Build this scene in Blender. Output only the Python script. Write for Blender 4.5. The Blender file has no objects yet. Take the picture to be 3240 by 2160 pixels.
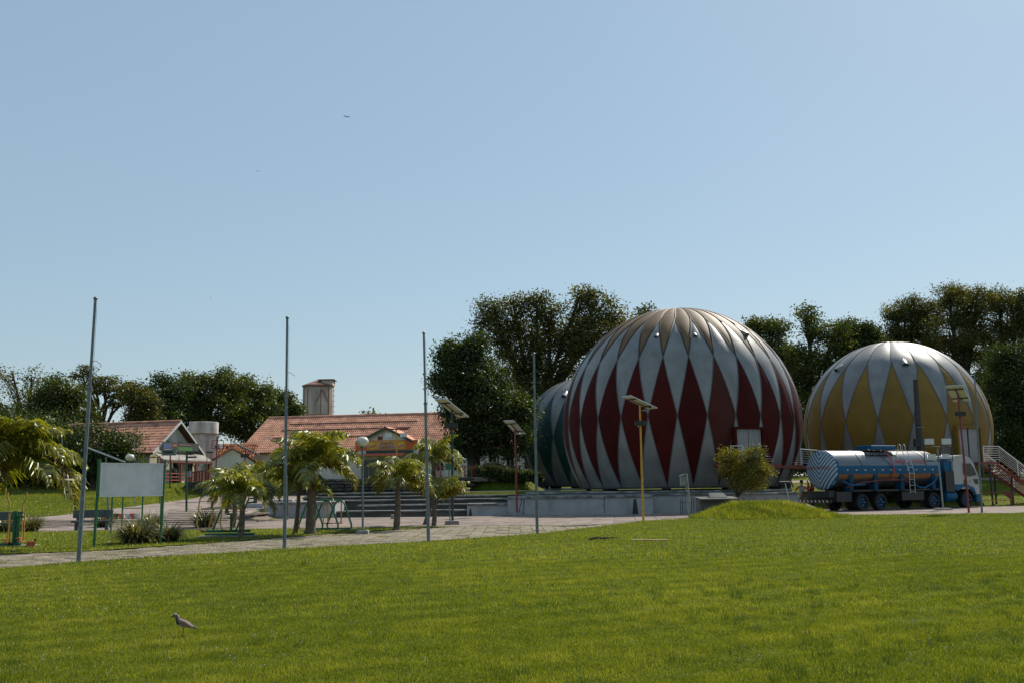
import bpy, math, random
import numpy as np
from mathutils import Vector, Matrix, Euler
R_ = math.radians
sc = bpy.context.scene
C = sc.collection
# ---------------------------------------------------------------- camera
F = 3150.0
PITCH = math.atan(456.5 / F)
ROLL = -0.013
cam_d = bpy.data.cameras.new('camera')
cam = bpy.data.objects.new('camera', cam_d)
C.objects.link(cam)
CAMM = Matrix.Rotation(math.pi / 2 + PITCH, 4, 'X') @ Matrix.Rotation(ROLL, 4, 'Z')
cam.matrix_world = Matrix.Translation((0, 0, 1.65)) @ CAMM
cam_d.sensor_width = 36.0
cam_d.lens = 36.0 * F / 3240.0
cam_d.clip_start = 0.1
cam_d.clip_end = 6000
sc.camera = cam
# ---------------------------------------------------------------- light
SUN_AZ, SUN_EL = R_(36), R_(43)
w = bpy.data.worlds.new('World'); sc.world = w; w.use_nodes = True
nt = w.node_tree; nt.nodes.clear()
so = nt.nodes.new('ShaderNodeOutputWorld'); bg = nt.nodes.new('ShaderNodeBackground')
sky = nt.nodes.new('ShaderNodeTexSky'); sky.sky_type = 'NISHITA'; sky.sun_disc = False
sky.sun_elevation = SUN_EL; sky.sun_rotation = SUN_AZ
sky.altitude = 0; sky.air_density = 1.25; sky.dust_density = 0.5; sky.ozone_density = 1.0
bg.inputs['Strength'].default_value = 0.077
tint = nt.nodes.new('ShaderNodeMix'); tint.data_type = 'RGBA'; tint.inputs[0].default_value = 0.58   # even pale haze over the whole sky
tint.inputs[7].default_value = (3.6, 5.15, 6.45, 1)
nt.links.new(sky.outputs[0], tint.inputs[6]); nt.links.new(tint.outputs[2], bg.inputs[0]); nt.links.new(bg.outputs[0], so.inputs[0])
sun_d = bpy.data.lights.new('sun', 'SUN'); sun_d.energy = 4.4; sun_d.angle = R_(0.53)
sun_d.color = (1.0, 0.93, 0.82)
sun = bpy.data.objects.new('sun', sun_d); C.objects.link(sun)
sv = Vector((math.sin(SUN_AZ) * math.cos(SUN_EL), math.cos(SUN_AZ) * math.cos(SUN_EL), math.sin(SUN_EL)))
sun.rotation_euler = sv.to_track_quat('Z', 'Y').to_euler()
sc.view_settings.view_transform = 'Standard'
sc.view_settings.look = 'None'
sc.view_settings.exposure = 0.42
sc.view_settings.gamma = 1.0
sc.view_settings.use_curve_mapping = False

# ---------------------------------------------------------------- helpers
def ray(px, py):
    return (CAMM @ Vector(((px - 1620) / F, (1080 - py) / F, -1.0, 0))).to_3d()
def at(px, py, Y):
    d = ray(px, py); return Vector((d.x / d.y * Y, Y, 1.65 + d.z / d.y * Y))
def gr(px, py, z=0.0):
    d = ray(px, py); s = (z - 1.65) / d.z
    return Vector((d.x * s, d.y * s, z))
def atx(px, Y, py=1540):
    return at(px, py, Y).x

def tag(o, label=None, cat=None, group=None, kind=None):
    if label: o['label'] = label
    if cat: o['category'] = cat
    if group: o['group'] = group
    if kind: o['kind'] = kind
    return o
def thing(name, label, cat, loc=(0, 0, 0), rz=0.0, group=None):
    o = bpy.data.objects.new(name, None); C.objects.link(o)
    o.location = loc; o.rotation_euler = (0, 0, rz); o.empty_display_size = 0.2
    return tag(o, label, cat, group)
def copy_tree(o, parent=None):
    c = o.copy(); C.objects.link(c); c.parent = parent
    for ch in list(o.children): copy_tree(ch, c)
    return c

class MB:
    def __init__(s): s.v = []; s.f = []; s.m = []; s.mi = 0
    def add(s, vs, fs):
        b = len(s.v); s.v.extend([tuple(p) for p in vs])
        for f in fs: s.f.append(tuple(b + i for i in f)); s.m.append(s.mi)
        return s
    def box2(s, x0, x1, y0, y1, z0, z1):
        return s.add([(x0, y0, z0), (x1, y0, z0), (x1, y1, z0), (x0, y1, z0), (x0, y0, z1), (x1, y0, z1), (x1, y1, z1), (x0, y1, z1)],
                     [(3, 2, 1, 0), (4, 5, 6, 7), (0, 1, 5, 4), (1, 2, 6, 5), (2, 3, 7, 6), (3, 0, 4, 7)])
    def box(s, c, d, rot=None, bev=0.0):
        hx, hy, hz = d[0] / 2, d[1] / 2, d[2] / 2
        if bev:
            b = bev; vs = []
            # chamfered box: 24 verts
            pts = []
            for sx in (-1, 1):
                for sy in (-1, 1):
                    for sz in (-1, 1):
                        pts.append([(sx * hx, sy * (hy - b), sz * (hz - b)), (sx * (hx - b), sy * hy, sz * (hz - b)), (sx * (hx - b), sy * (hy - b), sz * hz)])
            idx = {}
            k = 0
            for i, p3 in enumerate(pts):
                for j, p in enumerate(p3): vs.append(p); idx[(i, j)] = k; k += 1
            def I(sx, sy, sz, j): return idx[((sx > 0) * 4 + (sy > 0) * 2 + (sz > 0), j)]
            fs = []
            for q in (-1, 1):
                fs.append((I(q, -1, -1, 0), I(q, 1, -1, 0), I(q, 1, 1, 0), I(q, -1, 1, 0)))
                fs.append((I(-1, q, -1, 1), I(1, q, -1, 1), I(1, q, 1, 1), I(-1, q, 1, 1)))
                fs.append((I(-1, -1, q, 2), I(1, -1, q, 2), I(1, 1, q, 2), I(-1, 1, q, 2)))
            for a in (-1, 1):
                for c_ in (-1, 1):
                    fs.append((I(a, c_, -1, 0), I(a, c_, 1, 0), I(a, c_, 1, 1), I(a, c_, -1, 1)))
                    fs.append((I(a, -1, c_, 0), I(a, 1, c_, 0), I(a, 1, c_, 2), I(a, -1, c_, 2)))
                    fs.append((I(-1, a, c_, 1), I(1, a, c_, 1), I(1, a, c_, 2), I(-1, a, c_, 2)))
            for i in range(8): fs.append((idx[(i, 0)], idx[(i, 1)], idx[(i, 2)]))
        else:
            vs = [(-hx, -hy, -hz), (hx, -hy, -hz), (hx, hy, -hz), (-hx, hy, -hz), (-hx, -hy, hz), (hx, -hy, hz), (hx, hy, hz), (-hx, hy, hz)]
            fs = [(3, 2, 1, 0), (4, 5, 6, 7), (0, 1, 5, 4), (1, 2, 6, 5), (2, 3, 7, 6), (3, 0, 4, 7)]
        M = Euler(rot).to_matrix() if rot else None
        c = Vector(c)
        return s.add([(M @ Vector(p) if M else Vector(p)) + c for p in vs], fs)
    def tube(s, pts, rad, n=8, cap=True):
        pts = [Vector(p) for p in pts]
        if not hasattr(rad, '__len__'): rad = [rad] * len(pts)
        b = len(s.v); u = None
        for i, p in enumerate(pts):
            t = (pts[min(i + 1, len(pts) - 1)] - pts[max(i - 1, 0)])
            t = t.normalized() if t.length > 1e-9 else Vector((0, 0, 1))
            if u is None:
                u = t.cross(Vector((0, 0, 1)) if abs(t.z) < 0.9 else Vector((1, 0, 0))).normalized()
            else:
                u = (u - t * u.dot(t)).normalized()
            v = t.cross(u)
            for k in range(n):
                a = 2 * math.pi * k / n
                s.v.append(tuple(p + (u * math.cos(a) + v * math.sin(a)) * rad[i]))
        for i in range(len(pts) - 1):
            for k in range(n):
                s.f.append((b + i * n + k, b + i * n + (k + 1) % n, b + (i + 1) * n + (k + 1) % n, b + (i + 1) * n + k)); s.m.append(s.mi)
        if cap:
            s.f.append(tuple(b + k for k in reversed(range(n)))); s.m.append(s.mi)
            e = b + (len(pts) - 1) * n
            s.f.append(tuple(e + k for k in range(n))); s.m.append(s.mi)
        return s
    def lathe(s, prof, n=24, c=(0, 0, 0), axis='z', cap=True):
        b = len(s.v)
        for r, h in prof:
            for k in range(n):
                a = 2 * math.pi * k / n
                if axis == 'z': p = (c[0] + r * math.cos(a), c[1] + r * math.sin(a), c[2] + h)
                elif axis == 'x': p = (c[0] + h, c[1] + r * math.cos(a), c[2] + r * math.sin(a))
                else: p = (c[0] + r * math.cos(a), c[1] + h, c[2] + r * math.sin(a))
                s.v.append(p)
        for i in range(len(prof) - 1):
            for k in range(n):
                s.f.append((b + i * n + k, b + i * n + (k + 1) % n, b + (i + 1) * n + (k + 1) % n, b + (i + 1) * n + k)); s.m.append(s.mi)
        if cap:
            s.f.append(tuple(b + k for k in reversed(range(n)))); s.m.append(s.mi)
            e = b + (len(prof) - 1) * n
            s.f.append(tuple(e + k for k in range(n))); s.m.append(s.mi)
        return s
    def extrude(s, poly, vec):
        n = len(poly); vec = Vector(vec); P = [Vector(p) for p in poly]
        return s.add(P + [p + vec for p in P], [tuple(range(n))[::-1], tuple(range(n, 2 * n))] + [(i, (i + 1) % n, n + (i + 1) % n, n + i) for i in range(n)])
    def build(s, name, mats, parent=None, smooth=False, world=False):
        off = Vector(parent.location) if (parent is not None and world) else Vector((0, 0, 0))
        if off.length: vs = [(p[0] - off.x, p[1] - off.y, p[2] - off.z) for p in s.v]
        else: vs = s.v
        me = bpy.data.meshes.new(name); me.from_pydata(vs, [], s.f)
        if not isinstance(mats, (list, tuple)): mats = [mats]
        for m in mats: me.materials.append(m)
        if len(mats) > 1: me.polygons.foreach_set('material_index', s.m)
        if smooth:
            me.polygons.foreach_set('use_smooth', [True] * len(me.polygons))
        me.update()
        import bmesh
        bm = bmesh.new(); bm.from_mesh(me); bmesh.ops.recalc_face_normals(bm, faces=bm.faces); bm.to_mesh(me); bm.free()
        if smooth:
            try: me.set_sharp_from_angle(angle=R_(40))
            except Exception: pass
        o = bpy.data.objects.new(name, me); C.objects.link(o)
        if parent is not None: o.parent = parent
        return o

def share(me, name, parent, loc=(0, 0, 0), rot=(0, 0, 0), scale=(1, 1, 1)):
    o = bpy.data.objects.new(name, me); C.objects.link(o); o.parent = parent
    o.location = loc; o.rotation_euler = rot; o.scale = scale
    return o

def np_mesh(name, V, Fq, mat, parent=None, attrs=None, nsides=4):
    me = bpy.data.meshes.new(name)
    V = np.asarray(V, dtype=np.float32); Fq = np.asarray(Fq, dtype=np.int32)
    me.vertices.add(len(V)); me.vertices.foreach_set('co', V.ravel())
    me.loops.add(Fq.size); me.loops.foreach_set('vertex_index', Fq.ravel())
    me.polygons.add(len(Fq)); me.polygons.foreach_set('loop_start', np.arange(0, Fq.size, nsides, dtype=np.int32))
    me.materials.append(mat)
    me.update(calc_edges=True)
    for k, a in (attrs or {}).items():
        at_ = me.attributes.new(k, 'FLOAT', 'FACE'); at_.data.foreach_set('value', np.asarray(a, dtype=np.float32))
    o = bpy.data.objects.new(name, me); C.objects.link(o)
    if parent is not None: o.parent = parent
    return o

def text_data(body, size, extrude=0.004):
    cu = bpy.data.curves.new('t', 'FONT'); cu.body = body; cu.size = size; cu.extrude = extrude
    cu.align_x = 'CENTER'; cu.align_y = 'CENTER'; cu.resolution_u = 3
    o = bpy.data.objects.new('t', cu); C.objects.link(o)
    bpy.context.view_layer.update()
    me = bpy.data.meshes.new_from_object(o.evaluated_get(bpy.context.evaluated_depsgraph_get()))
    vs = [v.co.copy() for v in me.vertices]; fs = [tuple(p.vertices) for p in me.polygons]
    bpy.data.objects.remove(o); bpy.data.curves.remove(cu); bpy.data.meshes.remove(me)
    return vs, fs

# ---------------------------------------------------------------- materials
def newmat(name):
    m = bpy.data.materials.new(name); m.use_nodes = True
    nt = m.node_tree; b = nt.nodes.get('Principled BSDF')
    return m, nt, b
def N(nt, t, **kw):
    n = nt.nodes.new(t)
    for k, v in kw.items(): setattr(n, k, v)
    return n
def mixc(nt, fac, a, b, mode='MIX'):
    n = nt.nodes.new('ShaderNodeMix'); n.data_type = 'RGBA'; n.blend_type = mode
    for i, x in ((0, fac), (6, a), (7, b)):
        if hasattr(x, 'is_output') or isinstance(x, bpy.types.NodeSocket): nt.links.new(x, n.inputs[i])
        elif i == 0: n.inputs[0].default_value = x
        else: n.inputs[i].default_value = (x[0], x[1], x[2], 1)
    return n.outputs[2]
def ramp(nt, src, stops):
    r = nt.nodes.new('ShaderNodeValToRGB'); e = r.color_ramp.elements
    while len(e) > 1: e.remove(e[-1])
    e[0].position = stops[0][0]; c = stops[0][1]; e[0].color = (c[0], c[1], c[2], 1) if hasattr(c, '__len__') else (c, c, c, 1)
    for p, c in stops[1:]:
        x = e.new(p); x.color = (c[0], c[1], c[2], 1) if hasattr(c, '__len__') else (c, c, c, 1)
    nt.links.new(src, r.inputs[0]); return r.outputs[0]
def noise(nt, scale, det=4, stretch=None, co='Object', dist=0.0):
    tc = N(nt, 'ShaderNodeTexCoord'); n = N(nt, 'ShaderNodeTexNoise')
    n.inputs['Scale'].default_value = scale; n.inputs['Detail'].default_value = det
    n.inputs['Distortion'].default_value = dist
    oi = N(nt, 'ShaderNodeObjectInfo'); ml = N(nt, 'ShaderNodeMath', operation='MULTIPLY'); ml.inputs[1].default_value = 31.0; nt.links.new(oi.outputs['Random'], ml.inputs[0])
    va = N(nt, 'ShaderNodeVectorMath', operation='ADD'); nt.links.new(tc.outputs[co], va.inputs[0]); nt.links.new(ml.outputs[0], va.inputs[1])
    if stretch:
        mp = N(nt, 'ShaderNodeMapping'); mp.inputs['Scale'].default_value = stretch
        nt.links.new(va.outputs[0], mp.inputs[0]); nt.links.new(mp.outputs[0], n.inputs['Vector'])
    else: nt.links.new(va.outputs[0], n.inputs['Vector'])
    return n.outputs[0]
def M(name, col, rough=0.6, metal=0.0, var=0.25, vs=6.0, bump=0.0, bs=40.0, stain=0.0, scol=(0.05, 0.045, 0.035), sstretch=(3, 3, 0.5), sscale=1.0, slo=0.5, shi=0.75, rnd=0.0, spec=0.5):
    m, nt, b = newmat(name)
    n1 = noise(nt, vs, 5)
    dark = tuple(c * (1 - var) for c in col); lite = tuple(min(1, c * (1 + var * 0.6)) for c in col)
    c = ramp(nt, n1, [(0.3, dark), (0.7, lite)])
    if stain:
        s = noise(nt, sscale, 6, sstretch, dist=0.3)
        f = ramp(nt, s, [(slo, 0.0), (shi, stain)])
        c = mixc(nt, f, c, scol)
    if rnd:
        oi = N(nt, 'ShaderNodeObjectInfo')
        f = ramp(nt, oi.outputs['Random'], [(0.0, 1 - rnd), (1.0, 1.0)])
        c = mixc(nt, 1.0, c, f, 'MULTIPLY')
    nt.links.new(c, b.inputs['Base Color'])
    b.inputs['Roughness'].default_value = rough; b.inputs['Metallic'].default_value = metal
    b.inputs['Specular IOR Level'].default_value = spec
    if bump:
        bp = N(nt, 'ShaderNodeBump'); bp.inputs['Strength'].default_value = bump; bp.inputs['Distance'].default_value = 0.02
        nt.links.new(noise(nt, bs, 5), bp.inputs['Height']); nt.links.new(bp.outputs[0], b.inputs['Normal'])
    return m
def leafmat(name, dark, mid, lite, trans=0.45, rough=0.45, gloss=0.035):
    m, nt, b = newmat(name); nt.nodes.remove(b)
    out = nt.nodes['Material Output']
    a = N(nt, 'ShaderNodeAttribute', attribute_name='tone')
    c = ramp(nt, a.outputs['Fac'], [(0.0, dark), (0.5, mid), (1.0, lite)])
    d = N(nt, 'ShaderNodeBsdfDiffuse'); t = N(nt, 'ShaderNodeBsdfTranslucent'); g = N(nt, 'ShaderNodeBsdfGlossy')
    g.inputs['Roughness'].default_value = rough; g.inputs['Color'].default_value = (0.9, 0.95, 0.85, 1)
    nt.links.new(c, d.inputs[0])
    tcx = mixc(nt, 1.0, c, (1.25, 1.15, 0.35), 'MULTIPLY'); nt.links.new(tcx, t.inputs[0])
    m1 = N(nt, 'ShaderNodeMixShader'); m1.inputs[0].default_value = trans
    m2 = N(nt, 'ShaderNodeMixShader'); m2.inputs[0].default_value = gloss
    nt.links.new(d.outputs[0], m1.inputs[1]); nt.links.new(t.outputs[0], m1.inputs[2])
    nt.links.new(m1.outputs[0], m2.inputs[1]); nt.links.new(g.outputs[0], m2.inputs[2])
    nt.links.new(m2.outputs[0], out.inputs[0]); return m

def grassground(name):
    m, nt, b = newmat(name)
    n1 = noise(nt, 0.25, 6); n2 = noise(nt, 3.0, 8); n3 = noise(nt, 28.0, 6)
    c = ramp(nt, n2, [(0.3, (0.07, 0.095, 0.010)), (0.7, (0.14, 0.17, 0.018))])
    c2 = ramp(nt, n1, [(0.35, (0.65, 0.75, 0.6)), (0.65, (1.15, 1.05, 0.9))])
    c = mixc(nt, 1.0, c, c2, 'MULTIPLY')
    c3 = ramp(nt, n3, [(0.35, 0.55), (0.65, 1.3)])
    c = mixc(nt, 1.0, c, c3, 'MULTIPLY')
    nt.links.new(c, b.inputs['Base Color']); b.inputs['Roughness'].default_value = 0.9
    b.inputs['Specular IOR Level'].default_value = 0.1
    bp = N(nt, 'ShaderNodeBump'); bp.inputs['Strength'].default_value = 0.9; bp.inputs['Distance'].default_value = 0.06
    nt.links.new(n3, bp.inputs['Height']); nt.links.new(bp.outputs[0], b.inputs['Normal'])
    return m

mt = {}
mt['ground'] = grassground('ground_grass')
mt['paving'] = M('paving_concrete', (0.30, 0.24, 0.205), 0.85, var=0.3, vs=1.3, bump=0.3, bs=30, stain=0.55, scol=(0.10, 0.085, 0.065), sstretch=(1, 1, 1), sscale=0.8, slo=0.45, shi=0.8, rnd=0.3, spec=0.1)
mt['path_stone'] = M('path_stone', (0.28, 0.235, 0.18), 0.9, var=0.35, vs=3, bump=0.5, bs=35, stain=0.6, scol=(0.06, 0.06, 0.035), sstretch=(1, 1, 1), sscale=1.7, slo=0.45, shi=0.75, rnd=0.35, spec=0.2)
mt['soil'] = M('soil', (0.075, 0.06, 0.04), 0.95, var=0.4, vs=5, bump=0.5, spec=0.1)
mt['wall'] = M('white_wash_wall', (0.36, 0.36, 0.365), 0.85, var=0.12, vs=2.5, bump=0.15, bs=25, stain=0.75, scol=(0.12, 0.115, 0.10), sstretch=(1.6, 1.6, 0.35), sscale=0.9, slo=0.5, shi=0.85, spec=0.2)
mt['coping'] = M('stained_coping', (0.34, 0.34, 0.33), 0.9, var=0.3, vs=3, bump=0.3, bs=30, stain=0.8, scol=(0.06, 0.06, 0.055), sstretch=(1.3, 1.3, 1.3), sscale=1.2, slo=0.38, shi=0.6, spec=0.15)
mt['step'] = M('weathered_step_concrete', (0.15, 0.147, 0.14), 0.9, var=0.3, vs=3, bump=0.3, bs=30, stain=0.6, scol=(0.08, 0.08, 0.075), sstretch=(1, 1, 1), sscale=0.9, slo=0.4, shi=0.65, spec=0.15)
mt['stone'] = M('dark_rubble_stone', (0.12, 0.115, 0.105), 0.9, var=0.45, vs=5, bump=0.6, bs=20, rnd=0.6, spec=0.15)
mt['ball_white'] = M('silver_white_paint', (0.225, 0.222, 0.218), 0.45, metal=0.2, var=0.2, vs=0.9, bump=0.08, bs=6, stain=0.65, scol=(0.09, 0.085, 0.075), sstretch=(1.6, 1.6, 0.4), sscale=0.8, slo=0.45, shi=0.85, rnd=0.12)
mt['ball_red'] = M('dark_red_paint', (0.070, 0.007, 0.006), 0.7, var=0.22, vs=1.0, bump=0.04, bs=10, stain=0.45, scol=(0.055, 0.02, 0.015), sstretch=(1.2, 1.2, 0.6), sscale=0.7, slo=0.48, shi=0.8, rnd=0.3, spec=0.1)
mt['ball_redfade'] = M('faded_red_paint', (0.070, 0.022, 0.017), 0.7, var=0.2, vs=1.0, bump=0.04, bs=10, stain=0.5, scol=(0.09, 0.014, 0.01), sstretch=(1.2, 1.2, 0.6), sscale=0.7, slo=0.5, shi=0.7, spec=0.1)
mt['ball_gold'] = M('bronze_paint', (0.19, 0.115, 0.055), 0.6, metal=0.0, var=0.25, vs=1.0, bump=0.04, bs=10, stain=0.5, scol=(0.16, 0.12, 0.09), sscale=0.8, slo=0.42, shi=0.8, rnd=0.15, spec=0.2)
mt['ball_yellow'] = M('ochre_yellow_paint', (0.215, 0.125, 0.022), 0.6, var=0.14, vs=1.0, bump=0.04, bs=10, stain=0.35, scol=(0.12, 0.08, 0.03), sstretch=(1.2, 1.2, 0.6), sscale=0.8, slo=0.5, shi=0.85, rnd=0.12, spec=0.2)
mt['ball_green'] = M('dark_teal_paint', (0.006, 0.05, 0.046), 0.5, var=0.2, vs=1.0, bump=0.04, bs=10, rnd=0.15, spec=0.35)
mt['tile'] = M('clay_tile', (0.60, 0.305, 0.205), 0.85, var=0.35, vs=1.2, bump=0.2, bs=30, stain=0.6, scol=(0.10, 0.06, 0.045), sstretch=(1, 1, 1), sscale=0.7, slo=0.56, shi=0.72, spec=0.15)
mt['tile_old'] = M('old_clay_tile', (0.42, 0.16, 0.08), 0.9, var=0.5, vs=3, stain=0.7, scol=(0.07, 0.045, 0.03), sstretch=(1, 1, 1), sscale=1.6, slo=0.42, shi=0.6, spec=0.15)
mt['tile_under'] = M('dark_tile_brown', (0.10, 0.05, 0.035), 0.95)  # plain dark brown below the tiles and on the raised courses
mt['plaster'] = M('cream_plaster', (0.70, 0.66, 0.58), 0.85, var=0.12, vs=1.5, stain=0.6, scol=(0.28, 0.25, 0.21), sstretch=(1.2, 1.2, 0.5), sscale=0.6, slo=0.5, shi=0.85, spec=0.2)
mt['plaster2'] = M('green_cream_plaster', (0.50, 0.52, 0.30), 0.85, var=0.12, vs=1.5, spec=0.2)
mt['palegreen'] = M('pale_green_plaster', (0.36, 0.44, 0.33), 0.85, var=0.12)
mt['tower'] = M('stained_tower_plaster', (0.68, 0.64, 0.60), 0.9, var=0.25, vs=0.8, stain=0.8, scol=(0.15, 0.12, 0.10), sstretch=(1.4, 1.4, 0.35), sscale=0.7, slo=0.4, shi=0.75, spec=0.15)
mt['silo'] = M('stained_pinkish_plaster', (0.58, 0.47, 0.43), 0.9, var=0.25, vs=0.5, stain=0.8, scol=(0.20, 0.13, 0.11), sstretch=(0.9, 0.9, 0.3), sscale=0.7, slo=0.42, shi=0.75, spec=0.15)
mt['rust_roof'] = M('rusty_roof', (0.22, 0.10, 0.075), 0.85, var=0.5, vs=1.2)
mt['darkglass'] = M('dark_glass', (0.02, 0.022, 0.025), 0.12, var=0.1)
mt['darkin'] = M('dark_interior', (0.02, 0.018, 0.015), 0.8)
mt['orange'] = M('orange_panel', (0.62, 0.13, 0.02), 0.5, var=0.1)
mt['orange2'] = M('amber_panel', (0.72, 0.30, 0.03), 0.5, var=0.1)
mt['awning'] = M('red_awning_cloth', (0.60, 0.13, 0.08), 0.7, var=0.15)
mt['steel'] = M('galvanised_steel', (0.15, 0.175, 0.19), 0.5, metal=0.2, var=0.3, vs=9)
mt['greypost'] = M('grey_green_painted_post', (0.13, 0.17, 0.17), 0.5, metal=0.3, var=0.3, vs=7)
mt['green'] = M('green_enamel', (0.012, 0.13, 0.055), 0.35, var=0.25, vs=9)
mt['dkgreen'] = M('dark_green_enamel', (0.015, 0.045, 0.035), 0.45, var=0.25, vs=9)
mt['yellowp'] = M('yellow_enamel', (0.55, 0.30, 0.02), 0.4, var=0.2, vs=9, stain=0.5, scol=(0.2, 0.09, 0.02), sstretch=(1, 1, 1), sscale=4)
mt['tanp'] = M('tan_yellow_enamel', (0.50, 0.30, 0.08), 0.4, var=0.2, vs=9, stain=0.6, scol=(0.2, 0.09, 0.04), sstretch=(1, 1, 1), sscale=4)
mt['redp'] = M('dark_red_enamel', (0.20, 0.022, 0.02), 0.45, var=0.3, vs=9)
mt['redwood'] = M('red_painted_wood', (0.20, 0.045, 0.03), 0.6, var=0.3, vs=9)
mt['redwood2'] = M('orange_red_painted_wood', (0.42, 0.10, 0.05), 0.6, var=0.3, vs=9)
mt['black'] = M('black_metal', (0.012, 0.013, 0.014), 0.45, var=0.2)
mt['rubber'] = M('tyre_rubber', (0.012, 0.012, 0.012), 0.75, var=0.3, vs=20)
mt['conc'] = M('base_concrete', (0.30, 0.29, 0.27), 0.9, var=0.3, vs=6, bump=0.4, stain=0.6, sstretch=(1, 1, 1), sscale=3, spec=0.2)
mt['postconc'] = M('post_concrete', (0.28, 0.30, 0.28), 0.85, var=0.3, vs=5, stain=0.6, sstretch=(2, 2, 0.5), sscale=2, spec=0.2)
mt['panelback'] = M('solar_panel_backsheet', (0.55, 0.54, 0.40), 0.6, var=0.15, vs=4)
mt['panelfront'] = M('solar_cell', (0.01, 0.015, 0.04), 0.15, var=0.2)
mt['alu'] = M('aluminium_frame', (0.5, 0.5, 0.5), 0.35, metal=0.8, var=0.1)
mt['board'] = M('white_board', (0.60, 0.61, 0.61), 0.7, var=0.12, vs=3, stain=0.4, scol=(0.25, 0.22, 0.18), sstretch=(2, 2, 0.8), sscale=1.4, slo=0.5, shi=0.8)
mt['globe'] = M('opal_globe', (0.62, 0.60, 0.50), 0.3, var=0.12, vs=8, stain=0.5, scol=(0.3, 0.28, 0.22), sstretch=(1, 1, 1), sscale=6)
mt['bark'] = M('bark', (0.075, 0.058, 0.042), 0.95, var=0.4, vs=6, bump=0.7, bs=14, spec=0.1)
mt['palmbark'] = M('palm_bark', (0.15, 0.12, 0.09), 0.95, var=0.4, vs=9, bump=0.8, bs=12, stain=0.6, sstretch=(1, 1, 8), sscale=2.0, spec=0.1)
mt['twig'] = M('dead_twig', (0.10, 0.07, 0.045), 0.95, var=0.3)
mt['plank'] = M('pale_plank', (0.45, 0.30, 0.16), 0.8, var=0.2)
mt['whitepaint'] = M('white_paint', (0.62, 0.62, 0.62), 0.4, var=0.1, vs=8)
mt['corr'] = M('white_door_paint', (0.30, 0.30, 0.31), 0.5, var=0.1, vs=4, stain=0.4, scol=(0.25, 0.24, 0.22), sscale=1.2)
mt['lf_dark'] = leafmat('leaf_dark', (0.017, 0.032, 0.007), (0.039, 0.062, 0.012), (0.089, 0.118, 0.019), 0.42)
mt['lf_mid'] = leafmat('leaf_mid', (0.025, 0.043, 0.008), (0.067, 0.090, 0.014), (0.148, 0.157, 0.021), 0.48)
mt['lf_olive'] = leafmat('leaf_olive', (0.032, 0.040, 0.010), (0.083, 0.088, 0.016), (0.178, 0.154, 0.026), 0.48)
mt['lf_yel'] = leafmat('leaf_yellow', (0.07, 0.07, 0.010), (0.15, 0.145, 0.016), (0.27, 0.21, 0.025), 0.5)
mt['lf_palm'] = leafmat('palm_leaf', (0.07, 0.10, 0.012), (0.20, 0.215, 0.02), (0.42, 0.37, 0.05), 0.58, rough=0.38, gloss=0.07)
mt['lf_flax'] = leafmat('variegated_leaf', (0.035, 0.045, 0.015), (0.12, 0.12, 0.05), (0.32, 0.28, 0.14), 0.35, rough=0.35, gloss=0.10)
mt['lf_dead'] = leafmat('dead_leaf', (0.05, 0.035, 0.02), (0.11, 0.075, 0.045), (0.2, 0.15, 0.10), 0.2)
mt['blade'] = leafmat('grass_blade', (0.070, 0.105, 0.010), (0.160, 0.200, 0.018), (0.34, 0.34, 0.08), 0.52, rough=0.4, gloss=0.03)
mt['blade_dark'] = leafmat('tall_grass_blade', (0.018, 0.045, 0.006), (0.045, 0.085, 0.010), (0.10, 0.14, 0.02), 0.45, rough=0.35, gloss=0.05)
mt['joint'] = M('sandy_joint', (0.19, 0.155, 0.12), 0.95, var=0.4, vs=4, spec=0.1)
mt['seam'] = M('dark_bronze_seam', (0.035, 0.02, 0.015), 0.6)
mt['seam_grey'] = M('shadow_grey_seam', (0.09, 0.09, 0.09), 0.6)  # shadow along the panel seams put into their grey
mt['seatcop'] = M('dark_seat_coping', (0.25, 0.245, 0.235), 0.9, var=0.3, vs=3, bump=0.3, bs=30, stain=0.85, scol=(0.05, 0.05, 0.045), sstretch=(1, 1, 1), sscale=1.0, slo=0.4, shi=0.62, spec=0.1)
# ---------------------------------------------------------------- terrain
WX = np.array([-25.7, -22, -19.3, -3.0]); WY = np.array([79.0, 71.0, 68.5, 68.0])
def sm(x): x = np.clip(x, 0, 1); return x * x * (3 - 2 * x)
def H(X, Y):
    X = np.asarray(X, dtype=float); Y = np.asarray(Y, dtype=float)
    left = np.clip(0.06 * (Y - 48), 0, 2.25)
    midA = np.where(Y > 66, 1.2, 0.0)
    midB = 1.3 * sm((Y - 60) / 3.5) + np.clip((Y - 92) * 0.04, 0, 0.95)
    right = np.clip(0.078 * (Y - 66), 0, 2.25)
    tL = sm((X + 14.5) / 1.5)
    tB = sm((X - 0.6) / 1.6)
    tR = sm((X - 17.0) / 1.5)
    h = left * (1 - tL) + midA * tL
    yb = np.interp(X, WX, WY)
    up = sm((Y - yb - 0.4) / 1.0) * (X > -25.7)
    h = h + (2.25 - h) * up
    # grassy bank between the upper path and the stage
    bank = 1.33 + 0.97 * sm((Y - 68.3 - 0.25 * np.clip(X, 0, 3)) / 1.0)
    bk = sm((X + 4.5) / 1.5) * (1 - sm((X - 1.6) / 1.2)) * (Y > 63)
    h = h * (1 - bk) + bank * bk
    h = h * (1 - tB) + midB * tB
    h = h * (1 - tR) + right * tR
    # mound
    g = gmound(X, Y)
    return h + g
MC = (14.3, 47.0)
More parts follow.
